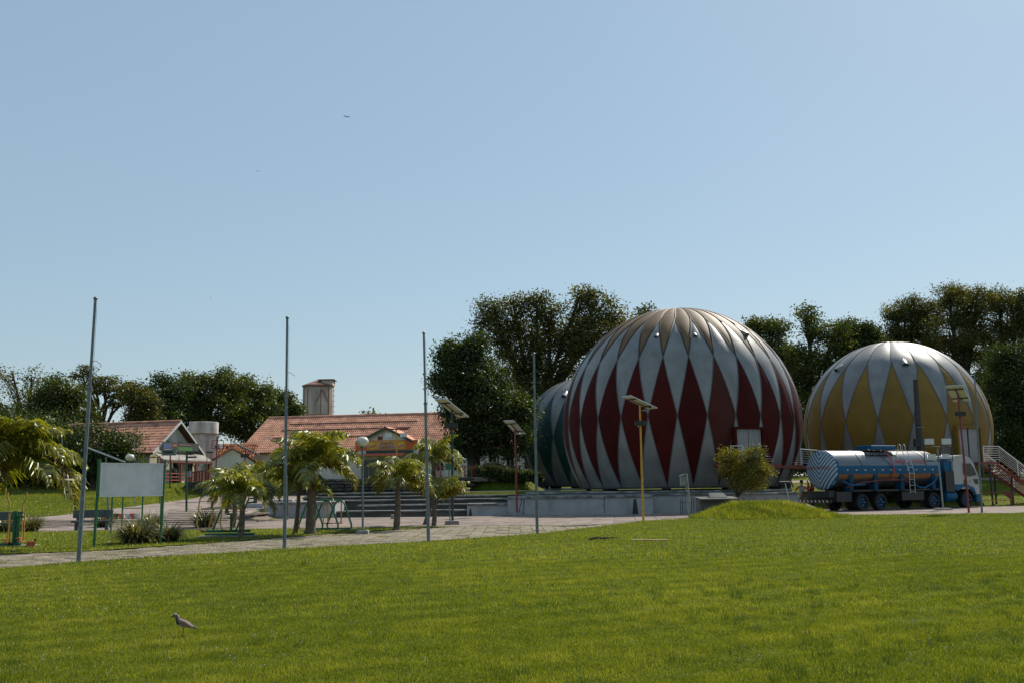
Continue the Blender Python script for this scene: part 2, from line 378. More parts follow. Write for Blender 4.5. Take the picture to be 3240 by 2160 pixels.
def gmound(X, Y):
    dx = (X - 11.3) ; dy = (Y - 47.2)
    wx = np.where(dx < 0, 3.3, 4.5)
    d = np.sqrt((dx / wx) ** 2 + (dy / 3.6) ** 2)
    return (0.68 * (1 - sm((d - .12) / .88)) * (1 + 0.07 * np.sin(X * 2.1 + .5) * np.cos(Y * 1.7) + 0.05 * np.sin(X * 4.7) * np.sin(Y * 3.9)))
xs = np.concatenate([[-1500, -700, -350, -200, -130, -95], np.arange(-75, 60.1, 0.75), [80, 110, 160, 300, 700, 1500]])
ys = np.concatenate([[-60, -20, -5], np.arange(0, 40, 2.0), np.arange(40, 106, 0.6), [115, 130, 160, 220, 350, 700, 1600, 3500]])
GX, GY = np.meshgrid(xs, ys)
GZ = H(GX, GY)
nx, ny = len(xs), len(ys)
V = np.stack([GX.ravel(), GY.ravel(), GZ.ravel()], 1)
ii = (np.arange(ny - 1)[:, None] * nx + np.arange(nx - 1)[None, :]).ravel()
Fq = np.stack([ii, ii + 1, ii + 1 + nx, ii + nx], 1)
g = np_mesh('ground', V, Fq, mt['ground']); tag(g, kind='structure')
g.data.polygons.foreach_set('use_smooth', [True] * len(g.data.polygons))

LAWN_E = [(-60, 21.0)] + [(gr(*p).x, gr(*p).y) for p in [(0, 1802), (248, 1784), (900, 1741), (1356, 1716), (1700, 1692), (2036, 1650), (2170, 1643)]] + [(9.2, 50.6), (14.5, 50.9), (17.5, 49.2), (22, 49.0), (60, 50.0)]
LX = np.array([p[0] for p in LAWN_E]); LY = np.array([p[1] for p in LAWN_E])
def lawn_edge(X): return np.interp(X, LX, LY)
PB = [(-60, 25.0)] + [(gr(*p).x, gr(*p).y) for p in [(0, 1757), (300, 1745), (640, 1722), (900, 1701), (1300, 1674), (1520, 1664)]] + [(0, 41.5), (60, 41.5)]
PX = np.array([p[0] for p in PB]); PY = np.array([p[1] for p in PB])
def path_back(X): return np.interp(X, PX, PY)

def sheet(name, mat, x0, x1, ylo, yhi, dz, nxs=80, nys=30, th=None):
    X = np.linspace(x0, x1, nxs); T = np.linspace(0, 1, nys)
    lo = ylo(X) if callable(ylo) else np.full_like(X, ylo); hi = yhi(X) if callable(yhi) else np.full_like(X, yhi)
    XX = np.repeat(X[None, :], nys, 0); YY = lo[None, :] + (hi - lo)[None, :] * T[:, None]
    ZZ = H(XX, YY) + dz
    if name == 'plaza': ZZ = ZZ - 0.4 * (gmound(XX, YY) > 0.001)
    V = np.stack([XX.ravel(), YY.ravel(), ZZ.ravel()], 1)
    ii = (np.arange(nys - 1)[:, None] * nxs + np.arange(nxs - 1)[None, :]).ravel()
    o = np_mesh(name, V, np.stack([ii, ii + 1, ii + 1 + nxs, ii + nxs], 1), mat)
    return tag(o, kind='structure')
# plaza joint bed, path bed, ramp paving
plaza = sheet('plaza', mt['joint'], -60, 60, 41.5, lambda X: np.where(X < -19, 52.4, np.where(X > 17.2, 65.5, 56.9)), 0.012, 200, 12)
plaza2 = sheet('plaza', mt['joint'], 3.5, 60, lambda X: np.minimum(lawn_edge(X), 41.5), 41.5, 0.012, 60, 6)
path = sheet('path', mt['joint'], -50, 4.0, lawn_edge, lambda X: np.maximum(path_back(X), lawn_edge(X) + 0.05), 0.014, 120, 8)
sheet('lawn', mt['ground'], -60, 60, 2.0, lawn_edge, 0.05, 300, 120)
sheet('grass_strip', mt['ground'], -60, -1.2, lambda X: path_back(X) + .02, lambda X: np.maximum(path_back(X) + .03, np.where(X < -30, 52, 41.6)), 0.045, 80, 12)
def rampline(Y): return np.interp(Y, [48, 54, 62.6, 66.7, 71], [-32, -24.6, -21.9, -21.0, -21.5])
# ramp as its own sheet (rows follow the curve)
T = np.linspace(51.0, 69.5, 30); S = np.linspace(0, 1, 14)
xl = rampline(T); YY = np.repeat(T[:, None], 14, 1); XX = xl[:, None] + (-13.8 - xl)[:, None] * S[None, :]
V = np.stack([XX.ravel(), YY.ravel(), (H(XX, YY) + 0.03).ravel()], 1)
ii = (np.arange(29)[:, None] * 14 + np.arange(13)[None, :]).ravel()
rp = tag(np_mesh('pavement', V, np.stack([ii, ii + 1, ii + 15, ii + 14], 1), mt['paving']), kind='structure')
# upper path behind the retaining wall
UX = np.array([-25.7, -22, -19.3, -3.0, 1.2]); UY = np.array([79, 71, 68.5, 68.0, 70.2])
mb = MB()
for i in range(4):
    a = (UX[i], UY[i]); b = (UX[i + 1], UY[i + 1])
    mb.add([(a[0], a[1], 2.3), (b[0], b[1], 2.3), (b[0] + .2, b[1] + 9, 2.3), (a[0] + .2, a[1] + 9, 2.3), (a[0], a[1], 2.0), (b[0], b[1], 2.0), (b[0] + .2, b[1] + 9, 2.0), (a[0] + .2, a[1] + 9, 2.0)],
           [(0, 1, 2, 3), (4, 7, 6, 5), (0, 4, 5, 1), (2, 6, 7, 3)])
tag(mb.build('upper_path', mt['paving']), kind='structure')
# far path behind the balls, and beyond the stairs
sheet('far_path', mt['paving'], 17.5, 60, 86.5, 89, 0.03, 60, 6)

# slabs: real pieces; nearest 300 as parts, rest joined
def slab_field(parent, mat, cells, size, th, gap, zoff):
    cells.sort(key=lambda c: c[1])
    w_ = size - gap
    mb = MB(); mb.box((0, 0, 0), (w_, w_, th), bev=0.01); proto = mb.build('paving_slab', mat); me = proto.data
    bpy.data.objects.remove(proto)
    rest = MB()
    for k, (x, y, a) in enumerate(cells):
        z = float(H(x, y)) + zoff + random.uniform(-0.002, 0.003)
        rt = (random.uniform(-.002, .002), random.uniform(-.002, .002), a + random.uniform(-.012, .012))
        if k < 300: share(me, 'paving_slab', parent, (x, y, z), rt)
        else: rest.box((x, y, z), (w_, w_, th), rt)
    if rest.v: tag(rest.build('paving_slab', mat, parent), kind='stuff')
random.seed(5)
ca, sa = math.cos(R_(-6)), math.sin(R_(-6))
cells = []
for i in range(-60, 70):
    for j in range(-16, 32):
        x = i * 1.0 * ca - j * 1.0 * sa; y = 46 + i * 1.0 * sa + j * 1.0 * ca
        if abs(x) > y * 0.56: continue
        top = 52.2 if x < -19 else (62.5 if x > 17.5 else 56.3)
        lo = 41.9 if x < -1.5 else float(lawn_edge(x)) - .6
        if y > top or float(gmound(x, y)) > .004: continue
        if y > lo and (x > 5 or y > float(path_back(x)) + .5 or x < -1.5): cells.append((x, y, R_(-6)))
slab_field(plaza, mt['paving'], cells, 1.0, 0.06, 0.018, 0.0)
cells = []
for i in range(-90, 40):
    for j in range(0, 60):
        x = i * 0.44; y = 20.5 + j * 0.44 + (i % 2) * .1
        if abs(x) > y * 0.56: continue
        if x > 5 or y < float(lawn_edge(x)) - 0.3 or y > float(path_back(x)) + (0.5 if x > -1.2 else .1): continue
        if random.random() < 0.04: continue
        cells.append((x + random.uniform(-.02, .02), y, R_(-2)))
slab_field(path, mt['path_stone'], cells, 0.44, 0.04, 0.045, 0.008)

# ---------------------------------------------------------------- grass
def blades(name, X, Y, Z, h, wd, mat, tone, seed, lean=0.5, kindlabel=None):
    rng = np.random.default_rng(seed); n = len(X)
    a = rng.uniform(0, 2 * np.pi, n); l = rng.uniform(0.1, lean, n) * h; la = rng.uniform(0, 2 * np.pi, n)
    dx = np.cos(a) * wd / 2; dy = np.sin(a) * wd / 2
    V = np.empty((n, 3, 3), dtype=np.float32)
    V[:, 0] = np.stack([X - dx, Y - dy, Z - 0.005], 1); V[:, 1] = np.stack([X + dx, Y + dy, Z - 0.005], 1)
    V[:, 2] = np.stack([X + np.cos(la) * l, Y + np.sin(la) * l, Z + h * np.sqrt(np.clip(1 - (l / h) ** 2, .05, 1))], 1)
    o = np_mesh(name, V.reshape(-1, 3), np.arange(3 * n).reshape(n, 3), mat, attrs={'tone': tone}, nsides=3)
    return tag(o, kind='stuff')
def fbm(X, Y, s, seed):
    rng = np.random.default_rng(seed); v = np.zeros_like(X); amp = 1; tot = 0
    for o in range(5):
        for k in range(3):
            an = rng.uniform(0, 2 * np.pi); ph = rng.uniform(0, 2 * np.pi); f = s * (2 ** o) * rng.uniform(.7, 1.3)
            v += amp * np.sin((X * np.cos(an) + Y * np.sin(an)) * f + ph); tot += amp * 0.7
        amp *= 0.62
    return v / tot
def scatter(n, y0, y1, seed, wid=0.56, p=1.0):
    rng = np.random.default_rng(seed)
    u = rng.uniform(0, 1, n); Y = (y0 ** p + u * (y1 ** p - y0 ** p)) ** (1 / p)
    X = rng.uniform(-1, 1, n) * (Y * wid + 1)
    return X, Y, rng
GX_, GY_, GT_, GHH, GWD = [], [], [], [], []
def lawnpart(n, y0, y1, hh, wd, seed, region='front', p=1.0):
    X, Y, rng = scatter(n, y0, y1, seed, p=p)
    if region == 'front': ok = Y < lawn_edge(X) - 0.02 + 0.18 * fbm(X, Y, 2.0, 8)
    else: ok = (Y > path_back(X) + 0.05) & (Y < 41.6) & (X < -1) | ((Y > path_back(X) + 0.05) & (Y < 41.4) & (X < 0))
    X, Y = X[ok], Y[ok]; n = len(X)
    f1 = fbm(X, Y, 0.5, 3); f2 = fbm(X, Y, 2.2, 4); f3 = fbm(X, Y, 7.0, 14)
    tone = np.clip(0.42 + 0.13 * f1 + 0.20 * f2 + 0.28 * f3 + rng.normal(0, .2, n) - 0.10 * (X / 12), 0, 1)
    tone = np.where(rng.uniform(0, 1, n) < 0.012, 1.0, tone)
    h = hh * (0.7 + 0.5 * rng.uniform(0, 1, n)) * (1 + 0.35 * f2) * (1 + 0.45 * fbm(X, Y, 6., 9))
    h = np.clip(h, 0.012, None)
    return X, Y, tone, h, np.full(n, wd) * rng.uniform(.7, 1.4, n)
segs = [lawnpart(560000, 6.5, 13, 0.034, 0.0075, 1, p=1.0), lawnpart(380000, 13, 22, 0.038, 0.011, 2), lawnpart(330000, 22, 52, 0.055, 0.020, 3, p=1.0), lawnpart(110000, 24, 42, 0.06, 0.022, 4, 'back')]
X = np.concatenate([s[0] for s in segs]); Y = np.concatenate([s[1] for s in segs]); T = np.concatenate([s[2] for s in segs]); HH = np.concatenate([s[3] for s in segs]); WD = np.concatenate([s[4] for s in segs])
o = blades('lawn_grass', X, Y, H(X, Y) + .05, HH, WD, mt['blade'], T, 5, 0.75)
o['label'] = 'short bright green grass covering the lawn'; o['category'] = 'grass'
# taller darker tufts, mainly on the right foreground
rng = np.random.default_rng(12)
tx, ty = [], []
for k in range(1500):
    y = rng.uniform(7.5, 24); x = rng.uniform(-.55, .55) * y
    pr = 0.22 + 0.9 * (x / y > 0.12) * (x / y < 0.52) * (y > 8) * (y < 17)
    if fbm(np.array([x]), np.array([y]), 1.2, 77)[0] > 0.05 - 0.3 * (pr > .5) and rng.uniform() < pr: tx.append(x); ty.append(y)
tx = np.array(tx); ty = np.array(ty); nb = 26
X = (tx[:, None] + rng.normal(0, .05, (len(tx), nb))).ravel(); Y = (ty[:, None] + rng.normal(0, .05, (len(tx), nb))).ravel()
h = np.repeat(rng.uniform(.06, .15, len(tx)), nb) * rng.uniform(.5, 1.1, len(X))
o = blades('tall_grass', X, Y, H(X, Y) + .05, h, np.full(len(X), .007), mt['blade_dark'], rng.uniform(0, 1, len(X)), 6, 0.6)
o['label'] = 'darker taller grass tufts standing out of the lawn'; o['category'] = 'grass'
# joints of the path and the mound's rough edge
X, Y, rng = scatter(90000, 20.5, 42, 31)
ok = (Y > lawn_edge(X)) & (Y < path_back(X) + .6) & (fbm(X, Y, 1.6, 21) > -0.08) & (X < 5)
X, Y = X[ok], Y[ok]
o = blades('path_grass', X, Y, H(X, Y) + .02, rng.uniform(.02, .06, len(X)), np.full(len(X), .016), mt['blade'], rng.uniform(.1, .9, len(X)), 8, .8)
o['label'] = 'sparse grass growing between the stones of the path'; o['category'] = 'grass'
n = 50000; rng = np.random.default_rng(40)
X = rng.uniform(7, 17, n); Y = rng.uniform(43, 51.2, n); ok = gmound(X, Y) > 0.01; X, Y = X[ok], Y[ok]; n = len(X)
f = fbm(X, Y, 2.0, 61)
o = blades('mound_grass', X, Y, H(X, Y) + .04, rng.uniform(.07, .24, n) * (1 + .7 * f), np.full(n, .028), mt['blade'], np.clip(.45 + .4 * f + rng.normal(0, .2, n), 0, 1), 9, .8)
o['label'] = 'unmown grass on the small mound beside the plaza'; o['category'] = 'grass'
# far lawns
n = 140000; rng = np.random.default_rng(44)
X = rng.uniform(-48, -20, n); Y = rng.uniform(52, 90, n); ok = (X < rampline(Y) - .1) & ((Y < np.interp(X, WX, WY)) | (X < -25.7)); X, Y = X[ok], Y[ok]; n = len(X)
X2 = rng.uniform(14, 45, 60000); Y2 = rng.uniform(63, 95, 60000); ok = (X2 > 17.3) | (Y2 > 74); X2, Y2 = X2[ok], Y2[ok]
ok = (Y2 < 86.4) | (Y2 > 89.1); X2, Y2 = X2[ok], Y2[ok]; X = np.concatenate([X, X2]); Y = np.concatenate([Y, Y2]); n = len(X)
f = fbm(X, Y * 1.6, .5, 62)
o = blades('far_grass', X, Y, H(X, Y), rng.uniform(.04, .09, n), np.full(n, .05), mt['blade'], np.clip(.45 + .3 * f + rng.normal(0, .15, n), 0, 1), 10, .9)
o['label'] = 'mown grass of the lawn rising behind the plaza'; o['category'] = 'grass'
# clover flowers
mb = MB(); rng = random.Random(4)
spots = [(535, 2115), (350, 2094), (640, 2078), (133, 2104), (133, 2119), (215, 2080), (858, 2022), (926, 2032), (868, 2035), (804, 2038), (952, 2063), (680, 2080), (740, 2117)] 
spots += [(rng.uniform(50, 3200), rng.uniform(1700, 2140)) for _ in range(90)]
for px, py in spots:
    p = gr(px, py); z = 0.10
    for k in range(6):
        a = k * 1.05; mb.add([(p.x, p.y, z + .008), (p.x + .011 * math.cos(a), p.y + .011 * math.sin(a), z), (p.x + .013 * math.cos(a + .6), p.y + .013 * math.sin(a + .6), z + .006)], [(0, 1, 2)])
    mb.tube([(p.x, p.y, 0), (p.x, p.y, z)], .0015, 3, False)
o = mb.build('clover_flowers', M('pale_petal', (0.6, 0.48, 0.5), .7)); tag(o, 'tiny pale clover flowers dotted over the front lawn', 'flowers', kind='stuff')

# ---------------------------------------------------------------- amphitheatre, walls, stage
def slabwall(name, x0, x1, y0, y1, z0, z1, cop=0.12, over=0.08, mat='wall', parent=None):
    mb = MB().box2(x0, x1, y0, y1, z0, z1 - cop); a = mb.build('wall_face', mt[mat], parent, world=True)
    mb = MB(); n = max(1, int((x1 - x0) / 2.2)); dx = (x1 - x0) / n
    for i in range(n):
        j = random.uniform(-.012, .012)
        mb.box(((x0 + (i + .5) * dx), (y0 + y1) / 2 - over / 2, z1 - cop / 2 + j * .4), (dx - .012, y1 - y0 + over, cop), bev=.012)
    b = mb.build('coping', mt['coping'], parent, world=True)
    return a, b
random.seed(9)
amph = thing('amphitheatre', 'weathered concrete amphitheatre steps descending to the paved plaza', 'steps', (-5, 57, 0))
xA = [atx(1130, 57), atx(1150, 58.5), -13.5, -13.5, -13.5]
rows = [(57.0, 58.5, .38, atx(1065, 57), 1.2), (58.5, 60, .68, atx(1125, 58), 1.4), (60, 62, .95, -13.5, 2.0), (62, 64, 1.15, -13.0, 3.0), (64, 67.8, 1.35, -12.5, 3.0)]
for (y0, y1, z, x0, x1) in rows:
    MB().box2(x0, x1, y0 + .12, y1 + .12, -.1, z - .09).build('step', mt['step'], amph, world=True)
    mb = MB(); n = int((x1 - x0) / 1.6); dx = (x1 - x0) / n
    for i in range(n):
        mb.box((x0 + (i + .5) * dx, (y0 + y1) / 2, z - .045 + random.uniform(-.006, .006)), (dx - .01, y1 - y0 + .1, .09), bev=.01)
    mb.build('seat_slab', mt['seatcop'], amph, world=True)
st = thing('low_wall', 'long low whitewashed wall with stained coping left of the steps', 'wall', (-11, 57, 0))
slabwall('w', atx(843, 56.8), atx(1065, 57), 56.6, 59.9, -.1, .93, parent=st)
st = thing('low_bench_wall', 'lowest dark bench wall at the left end of the amphitheatre', 'wall', (-17, 57, 0))
slabwall('w', atx(540, 57), atx(843, 56.8) - .01, 56.9, 58.6, -.1, .58, parent=st, mat='step')
st = thing('concrete_block', 'squat white concrete block on top of the low bench wall', 'block', (atx(812, 58), 58, .58))
MB().box((atx(812, 58), 58, .72), (.95, .6, .28), bev=.02).build('block', mt['wall'], st, world=True)
st = thing('concrete_block', 'thin white concrete slab lying on the long low wall behind the palm', 'block', (atx(900, 59), 59, .93))
MB().box((atx(900, 59), 59, .99), (1.1, .6, .12), bev=.02).build('block', mt['wall'], st, world=True)
# stage walls
st = thing('stage_wall', 'long white stage wall with cracked face and dark stained coping', 'wall', (6, 56.4, 0))
slabwall('w', atx(1605, 56.3), atx(2065, 56.3), 56.3, 58.6, -.1, 1.08, .13, .1, parent=st)
mb = MB()
for px in (1648, 1656, 1910):
    x = atx(px, 56.28); z = .95; pts = []
    while z > .05: pts.append((x, 56.293, z)); z -= .12; x += random.uniform(-.05, .05)
    mb.tube(pts, [.012 + random.uniform(0, .012) for _ in pts], 4)
mb.build('crack', mt['black'], st, world=True)
for px, h_ in ((2008, .85),):
    x = atx(px, 56.25)
    MB().extrude([(x - .17, 56.28, 0), (x + .17, 56.28, 0), (x + .07, 56.28, h_), (x - .07, 56.28, h_)], (0, .02, 0)).build('drain_stain', mt['black'], st, world=True)
st = thing('bench_wall', 'shorter white wall with a sunlit slab on top before the stage', 'wall', (1, 56.3, 0))
slabwall('w', atx(1477, 56.4), atx(1605, 56.3) - .01, 56.5, 58.3, -.1, .72, .11, .1, parent=st)
x = atx(1488, 56.45)
MB().extrude([(x - .09, 56.47, 0), (x + .09, 56.47, 0), (x + .03, 56.47, .45), (x - .03, 56.47, .45)], (0, .02, 0)).build('drain_stain', mt['black'], st, world=True)
st = thing('stage_platform', 'upper whitewashed platform with stained edge carrying the red dome', 'platform', (10, 66, 0))
slabwall('w', atx(1665, 58.6), 16.2, 58.7, 76.0, .2, 1.28, .10, .12, parent=st)
for y0, z in ((58.45, 1.02),):
    slabwall('w', atx(2069, 57), 16.2, 57.4, 58.69, -.1, 1.12, .10, .1, parent=st)
# green dome platform
st = thing('dome_platform', 'low stained concrete platform under the teal dome', 'platform', (6.1, 86, 1.3))
MB().lathe([(6.2, 1.0), (6.2, 1.42)], 40, (6.1, 86, 0)).build('slab', mt['coping'], st, world=True)
# dark rubble retaining wall with stone blocks
rw = thing('retaining_wall', 'dark rubble stone retaining wall under the red railings', 'wall', (-12, 68, 0))
mb = MB(); poly = list(zip(WX, WY))
for (a, b) in zip(poly[:-1], poly[1:]):
    d = Vector((b[0] - a[0], b[1] - a[1], 0)); L = d.length; d /= L; nrm = Vector((d.y, -d.x, 0))
    P = Vector((a[0], a[1], 0)) + nrm * -.15
    mb.add([P + Vector((0, 0, 0)), P + d * L, P + d * L + Vector((0, 0, 2.3)), P + Vector((0, 0, 2.3)), P - nrm * .5, P + d * L - nrm * .5, P + d * L - nrm * .5 + Vector((0, 0, 2.3)), P - nrm * .5 + Vector((0, 0, 2.3))],
           [(0, 1, 2, 3), (4, 5, 6, 7), (3, 2, 6, 7), (0, 1, 5, 4), (0, 3, 7, 4), (1, 2, 6, 5)])
mb.build('mortar_core', mt['soil'], rw, world=True)
random.seed(2)
blk = []
for i in range(4):
    m_ = MB(); m_.box((0, 0, 0), (1, .3, 1), bev=.06); 
    m_.v = [(x + random.uniform(-.05, .05), y + random.uniform(-.05, .03), z + random.uniform(-.06, .06)) for x, y, z in m_.v]
    o = m_.build('stone', mt['stone']); blk.append(o.data); bpy.data.objects.remove(o)
cnt = 0; rest = MB()
for (a, b) in reversed(list(zip(poly[:-1], poly[1:]))):
    d = Vector((b[0] - a[0], b[1] - a[1], 0)); L = d.length; d /= L; ang = math.atan2(d.y, d.x); nrm = Vector((d.y, -d.x, 0))
    z = 1.0
    zr = [(1.0, .2), (1.22, .24), (1.48, .19), (1.69, .22), (1.93, .17), (2.12, .17)]
    for zi, (z0, hh) in enumerate(zr):
        s = -random.uniform(0, .4)
        while s < L:
            ln = random.uniform(.38, .75)
            c = Vector((a[0], a[1], 0)) + d * (s + ln / 2)
            if z0 + hh > float(H(c.x, c.y - .6)) :
                if cnt < 300:
                    share(random.choice(blk), 'stone', rw, (c.x + 12, c.y - 68, z0 + hh / 2), (random.uniform(-.03, .03), random.uniform(-.03, .03), ang), (ln - .03, 1, hh - .025)); cnt += 1
                else: rest.box((c.x, c.y, z0 + hh / 2), (ln - .03, .3, hh - .025), (0, 0, ang))
            s += ln
if rest.v: tag(rest.build('stone', mt['stone'], rw, world=True), kind='stuff')
# ---------------------------------------------------------------- domes
def dome(label, cx, cy, zc, R, ng, phase, bands, base_lat, name='dome'):
    """bands: list of (name, mats, meridian(0 pinch/1 mid), [(lat, halfwidth fraction)...])"""
    root = thing(name, label, 'dome', (cx, cy, zc))
    dl = 2 * math.pi / ng
    def P(lat, lon, r): return (r * math.cos(lat) * math.sin(lon), -r * math.cos(lat) * math.cos(lon), r * math.sin(lat))
    for (nm, mats, mer, prof) in bands:
        lats = np.array([R_(p[0]) for p in prof]); ws = np.array([p[1] for p in prof])
        ns = 22; allk = np.array([R_(p[0]) for bb in bands for p in bb[3]]); L = np.unique(np.round(np.concatenate([R_(1.5) * np.arange(-40, 61), allk]), 6)); L = L[(L >= lats[0] - 1e-5) & (L <= lats[-1] + 1e-5)]; W = np.interp(L, lats, ws)
        # slightly bowed edges as sheet metal gores have
        nu = 7; mb = MB(); ids = []
        for la, wv in zip(L, W):
            row = []
            for k in range(nu):
                t = -1 + 2 * k / (nu - 1)
                r = R * (1 + 0.006 * (1 - t * t) * min(1, wv * 2.2)) 
                mb.v.append(P(la, t * wv * dl / 2, r)); row.append(len(mb.v) - 1)
            ids.append(row)
        for i in range(len(L) - 1):
            for k in range(nu - 1):
                mb.f.append((ids[i][k], ids[i][k + 1], ids[i + 1][k + 1], ids[i + 1][k])); mb.m.append(0)
        for sgn in ((-1, 1) if ('white' in nm or 'crown' in nm) else ()):
            r = .028 if nm != 'crown_panel' else .045
            mb.mi = 1; mb.tube([P(la, sgn * wv * dl / 2, R * 1.0015) for la, wv in zip(L, W)], r, 5); mb.mi = 0
        me = None
        for i in range(ng):
            mat = mats[i % len(mats)] if len(mats) > 1 else mats[0]
            if me is None or len(mats) > 1:
                key = mat.name
                if me is None: me = {}
                if key not in me:
                    o = mb.build(nm, [mat, mt['seam'] if 'crown' in nm else mt['seam_grey']] if max(mb.m) else mat, root, smooth=True); me[key] = o.data; o.parent = root
                else: o = share(me[key], nm, root)
            else: o = share(me[mats[0].name], nm, root)
            o.rotation_euler = (0, 0, phase + (i + (0.5 if mer else 0)) * dl)
    # bottom ring beam and stubby supports
    rb = R * math.cos(R_(base_lat)); zb = R * math.sin(R_(base_lat))
    MB().lathe([(rb - .25, -.10), (rb + .04, -.10), (rb + .04, .0), (rb - .25, .0), (rb - .25, -.1)], 56, (0, 0, zb), cap=False).build('ring_beam', mt['black'], root)
    n = 9
    sup = None
    for i in range(n):
        a = i / n * 2 * math.pi + .2
        if sup is None:
            sup = MB().box((0, 0, -.3), (.3, .5, .5)).build('support', mt['black'], root).data
            bpy.data.objects[-1] if False else None
            o = [c for c in root.children if c.name.startswith('support')][0]
        else: o = share(sup, 'support', root)
        o.location = ((rb - .5) * math.cos(a), (rb - .5) * math.sin(a), zb - .02); o.rotation_euler = (0, 0, a)
    return root
Rr, Dr = 7.74, 66.0
RX = atx(2155, Dr, 1400); RZ = 5.43
reds = [mt['ball_red']] * 28
for i in (1, 13, 22): reds[i] = mt['ball_redfade']
vang = math.atan2(RX, Dr)      # line of sight
bd = [('lower_white_panel', [mt['ball_white']], 0, [(-30.5, .999), (1.5, .001)]),
      ('red_panel', reds, 1, [(-30.5, .001), (1.5, .999), (30, .001)]),
      ('white_panel', [mt['ball_white']], 0, [(1.5, .001), (30, .999), (58, .001)]),
      ('crown_panel', [mt['ball_gold']], 1, [(30, .001), (58, .999), (89.5, .999)])]
red = dome('huge red and silver striped dome with bronze crown on the stage platform', RX, Dr, RZ, Rr, 28, -vang + R_(-1.1), bd, -30.5)
Ry, Dy = 6.35, 72.0
YX = atx(2836, Dy, 1400); YZ = 5.25
vy = math.atan2(YX, Dy)
bd = [('lower_white_panel', [mt['ball_white']], 0, [(-38, .999), (4, .001)]),
      ('yellow_panel', [mt['ball_yellow']], 1, [(-38, .001), (4, .999), (45, .001)]),
      ('white_panel', [mt['ball_white']], 0, [(4, .001), (45, .999), (89.5, .999)])]
yel = dome('ochre yellow and silver striped dome behind the tanker truck', YX, Dy, YZ, Ry, 18, -vy + R_(10.5), bd, -38)
Rg, Dg = 5.3, 86.0
GXc = atx(1845, Dg, 1400); GZc = 5.45
vg = math.atan2(GXc, Dg)
bd = [('lower_white_panel', [mt['ball_white']], 0, [(-46, .999), (1, .001)]),
      ('teal_panel', [mt['ball_green']], 1, [(-46, .001), (1, .999), (45, .001)]),
      ('white_panel', [mt['ball_white']], 0, [(1, .001), (45, .999), (89.5, .999)])]
grn = dome('dark teal and silver striped dome half hidden behind the red one', GXc, Dg, GZc, Rg, 18, -vg + R_(-27), bd, -46)

def surf(root, R, px, py, D):
    """point on sphere seen at the pixel (near side)"""
    d = ray(px, py).normalized(); o = Vector((0, 0, 1.65)); c = Vector(root.location)
    b = (o - c).dot(d); q = (o - c).length_squared - R * R; t = -b - math.sqrt(max(0, b * b - q))
    return o + d * t
def on_sphere(root, R, lat, lon):
    n = Vector((math.cos(lat) * math.sin(lon), -math.cos(lat) * math.cos(lon), math.sin(lat))); return n
# ventilation scoops
def scoop(root, R, px, py, D, s=1.0):
    p = surf(root, R, px, py, D) - Vector(root.location); n = p.normalized()
    down = (Vector((0, 0, -1)) + n * n.z).normalized(); side = n.cross(down)
    mb = MB(); ring = []
    K = 10
    for j, (f, rr, hh) in enumerate(((-.32, .03, .01), (-.1, .17, .13), (.12, .2, .22), (.2, .19, .24))):
        row = []
        for k in range(K):
            a = math.pi * k / (K - 1)
            q = n * (R * .998) + down * (f * s * 1.3) + side * (math.cos(a) * rr * s) + n * (math.sin(a) * hh * s)
            mb.v.append(tuple(q)); row.append(len(mb.v) - 1)
        ring.append(row)
    for i in range(3):
        for k in range(K - 1): mb.f.append((ring[i][k], ring[i][k + 1], ring[i + 1][k + 1], ring[i + 1][k])); mb.m.append(0)
    o = mb.build('vent_scoop', mt['ball_white'], root, smooth=True)
    mb2 = MB(); mb2.v = [tuple(Vector(mb.v[i]) - down * .03) for i in ring[3]]; mb2.f = [tuple(range(K))]; mb2.m = [0]
    mb2.build('vent_opening', mt['black'], o)
for px, py in ((2078, 1062), (2198, 1060), (2352, 1055)): scoop(red, Rr, px, py, Dr, .8 if px < 2300 else 1.1)
for px, py in ((2657, 1165), (2862, 1148)): scoop(yel, Ry, px, py, Dy, 1.25)
scoop(grn, Rg, 1788, 1248, Dg, 1.3)
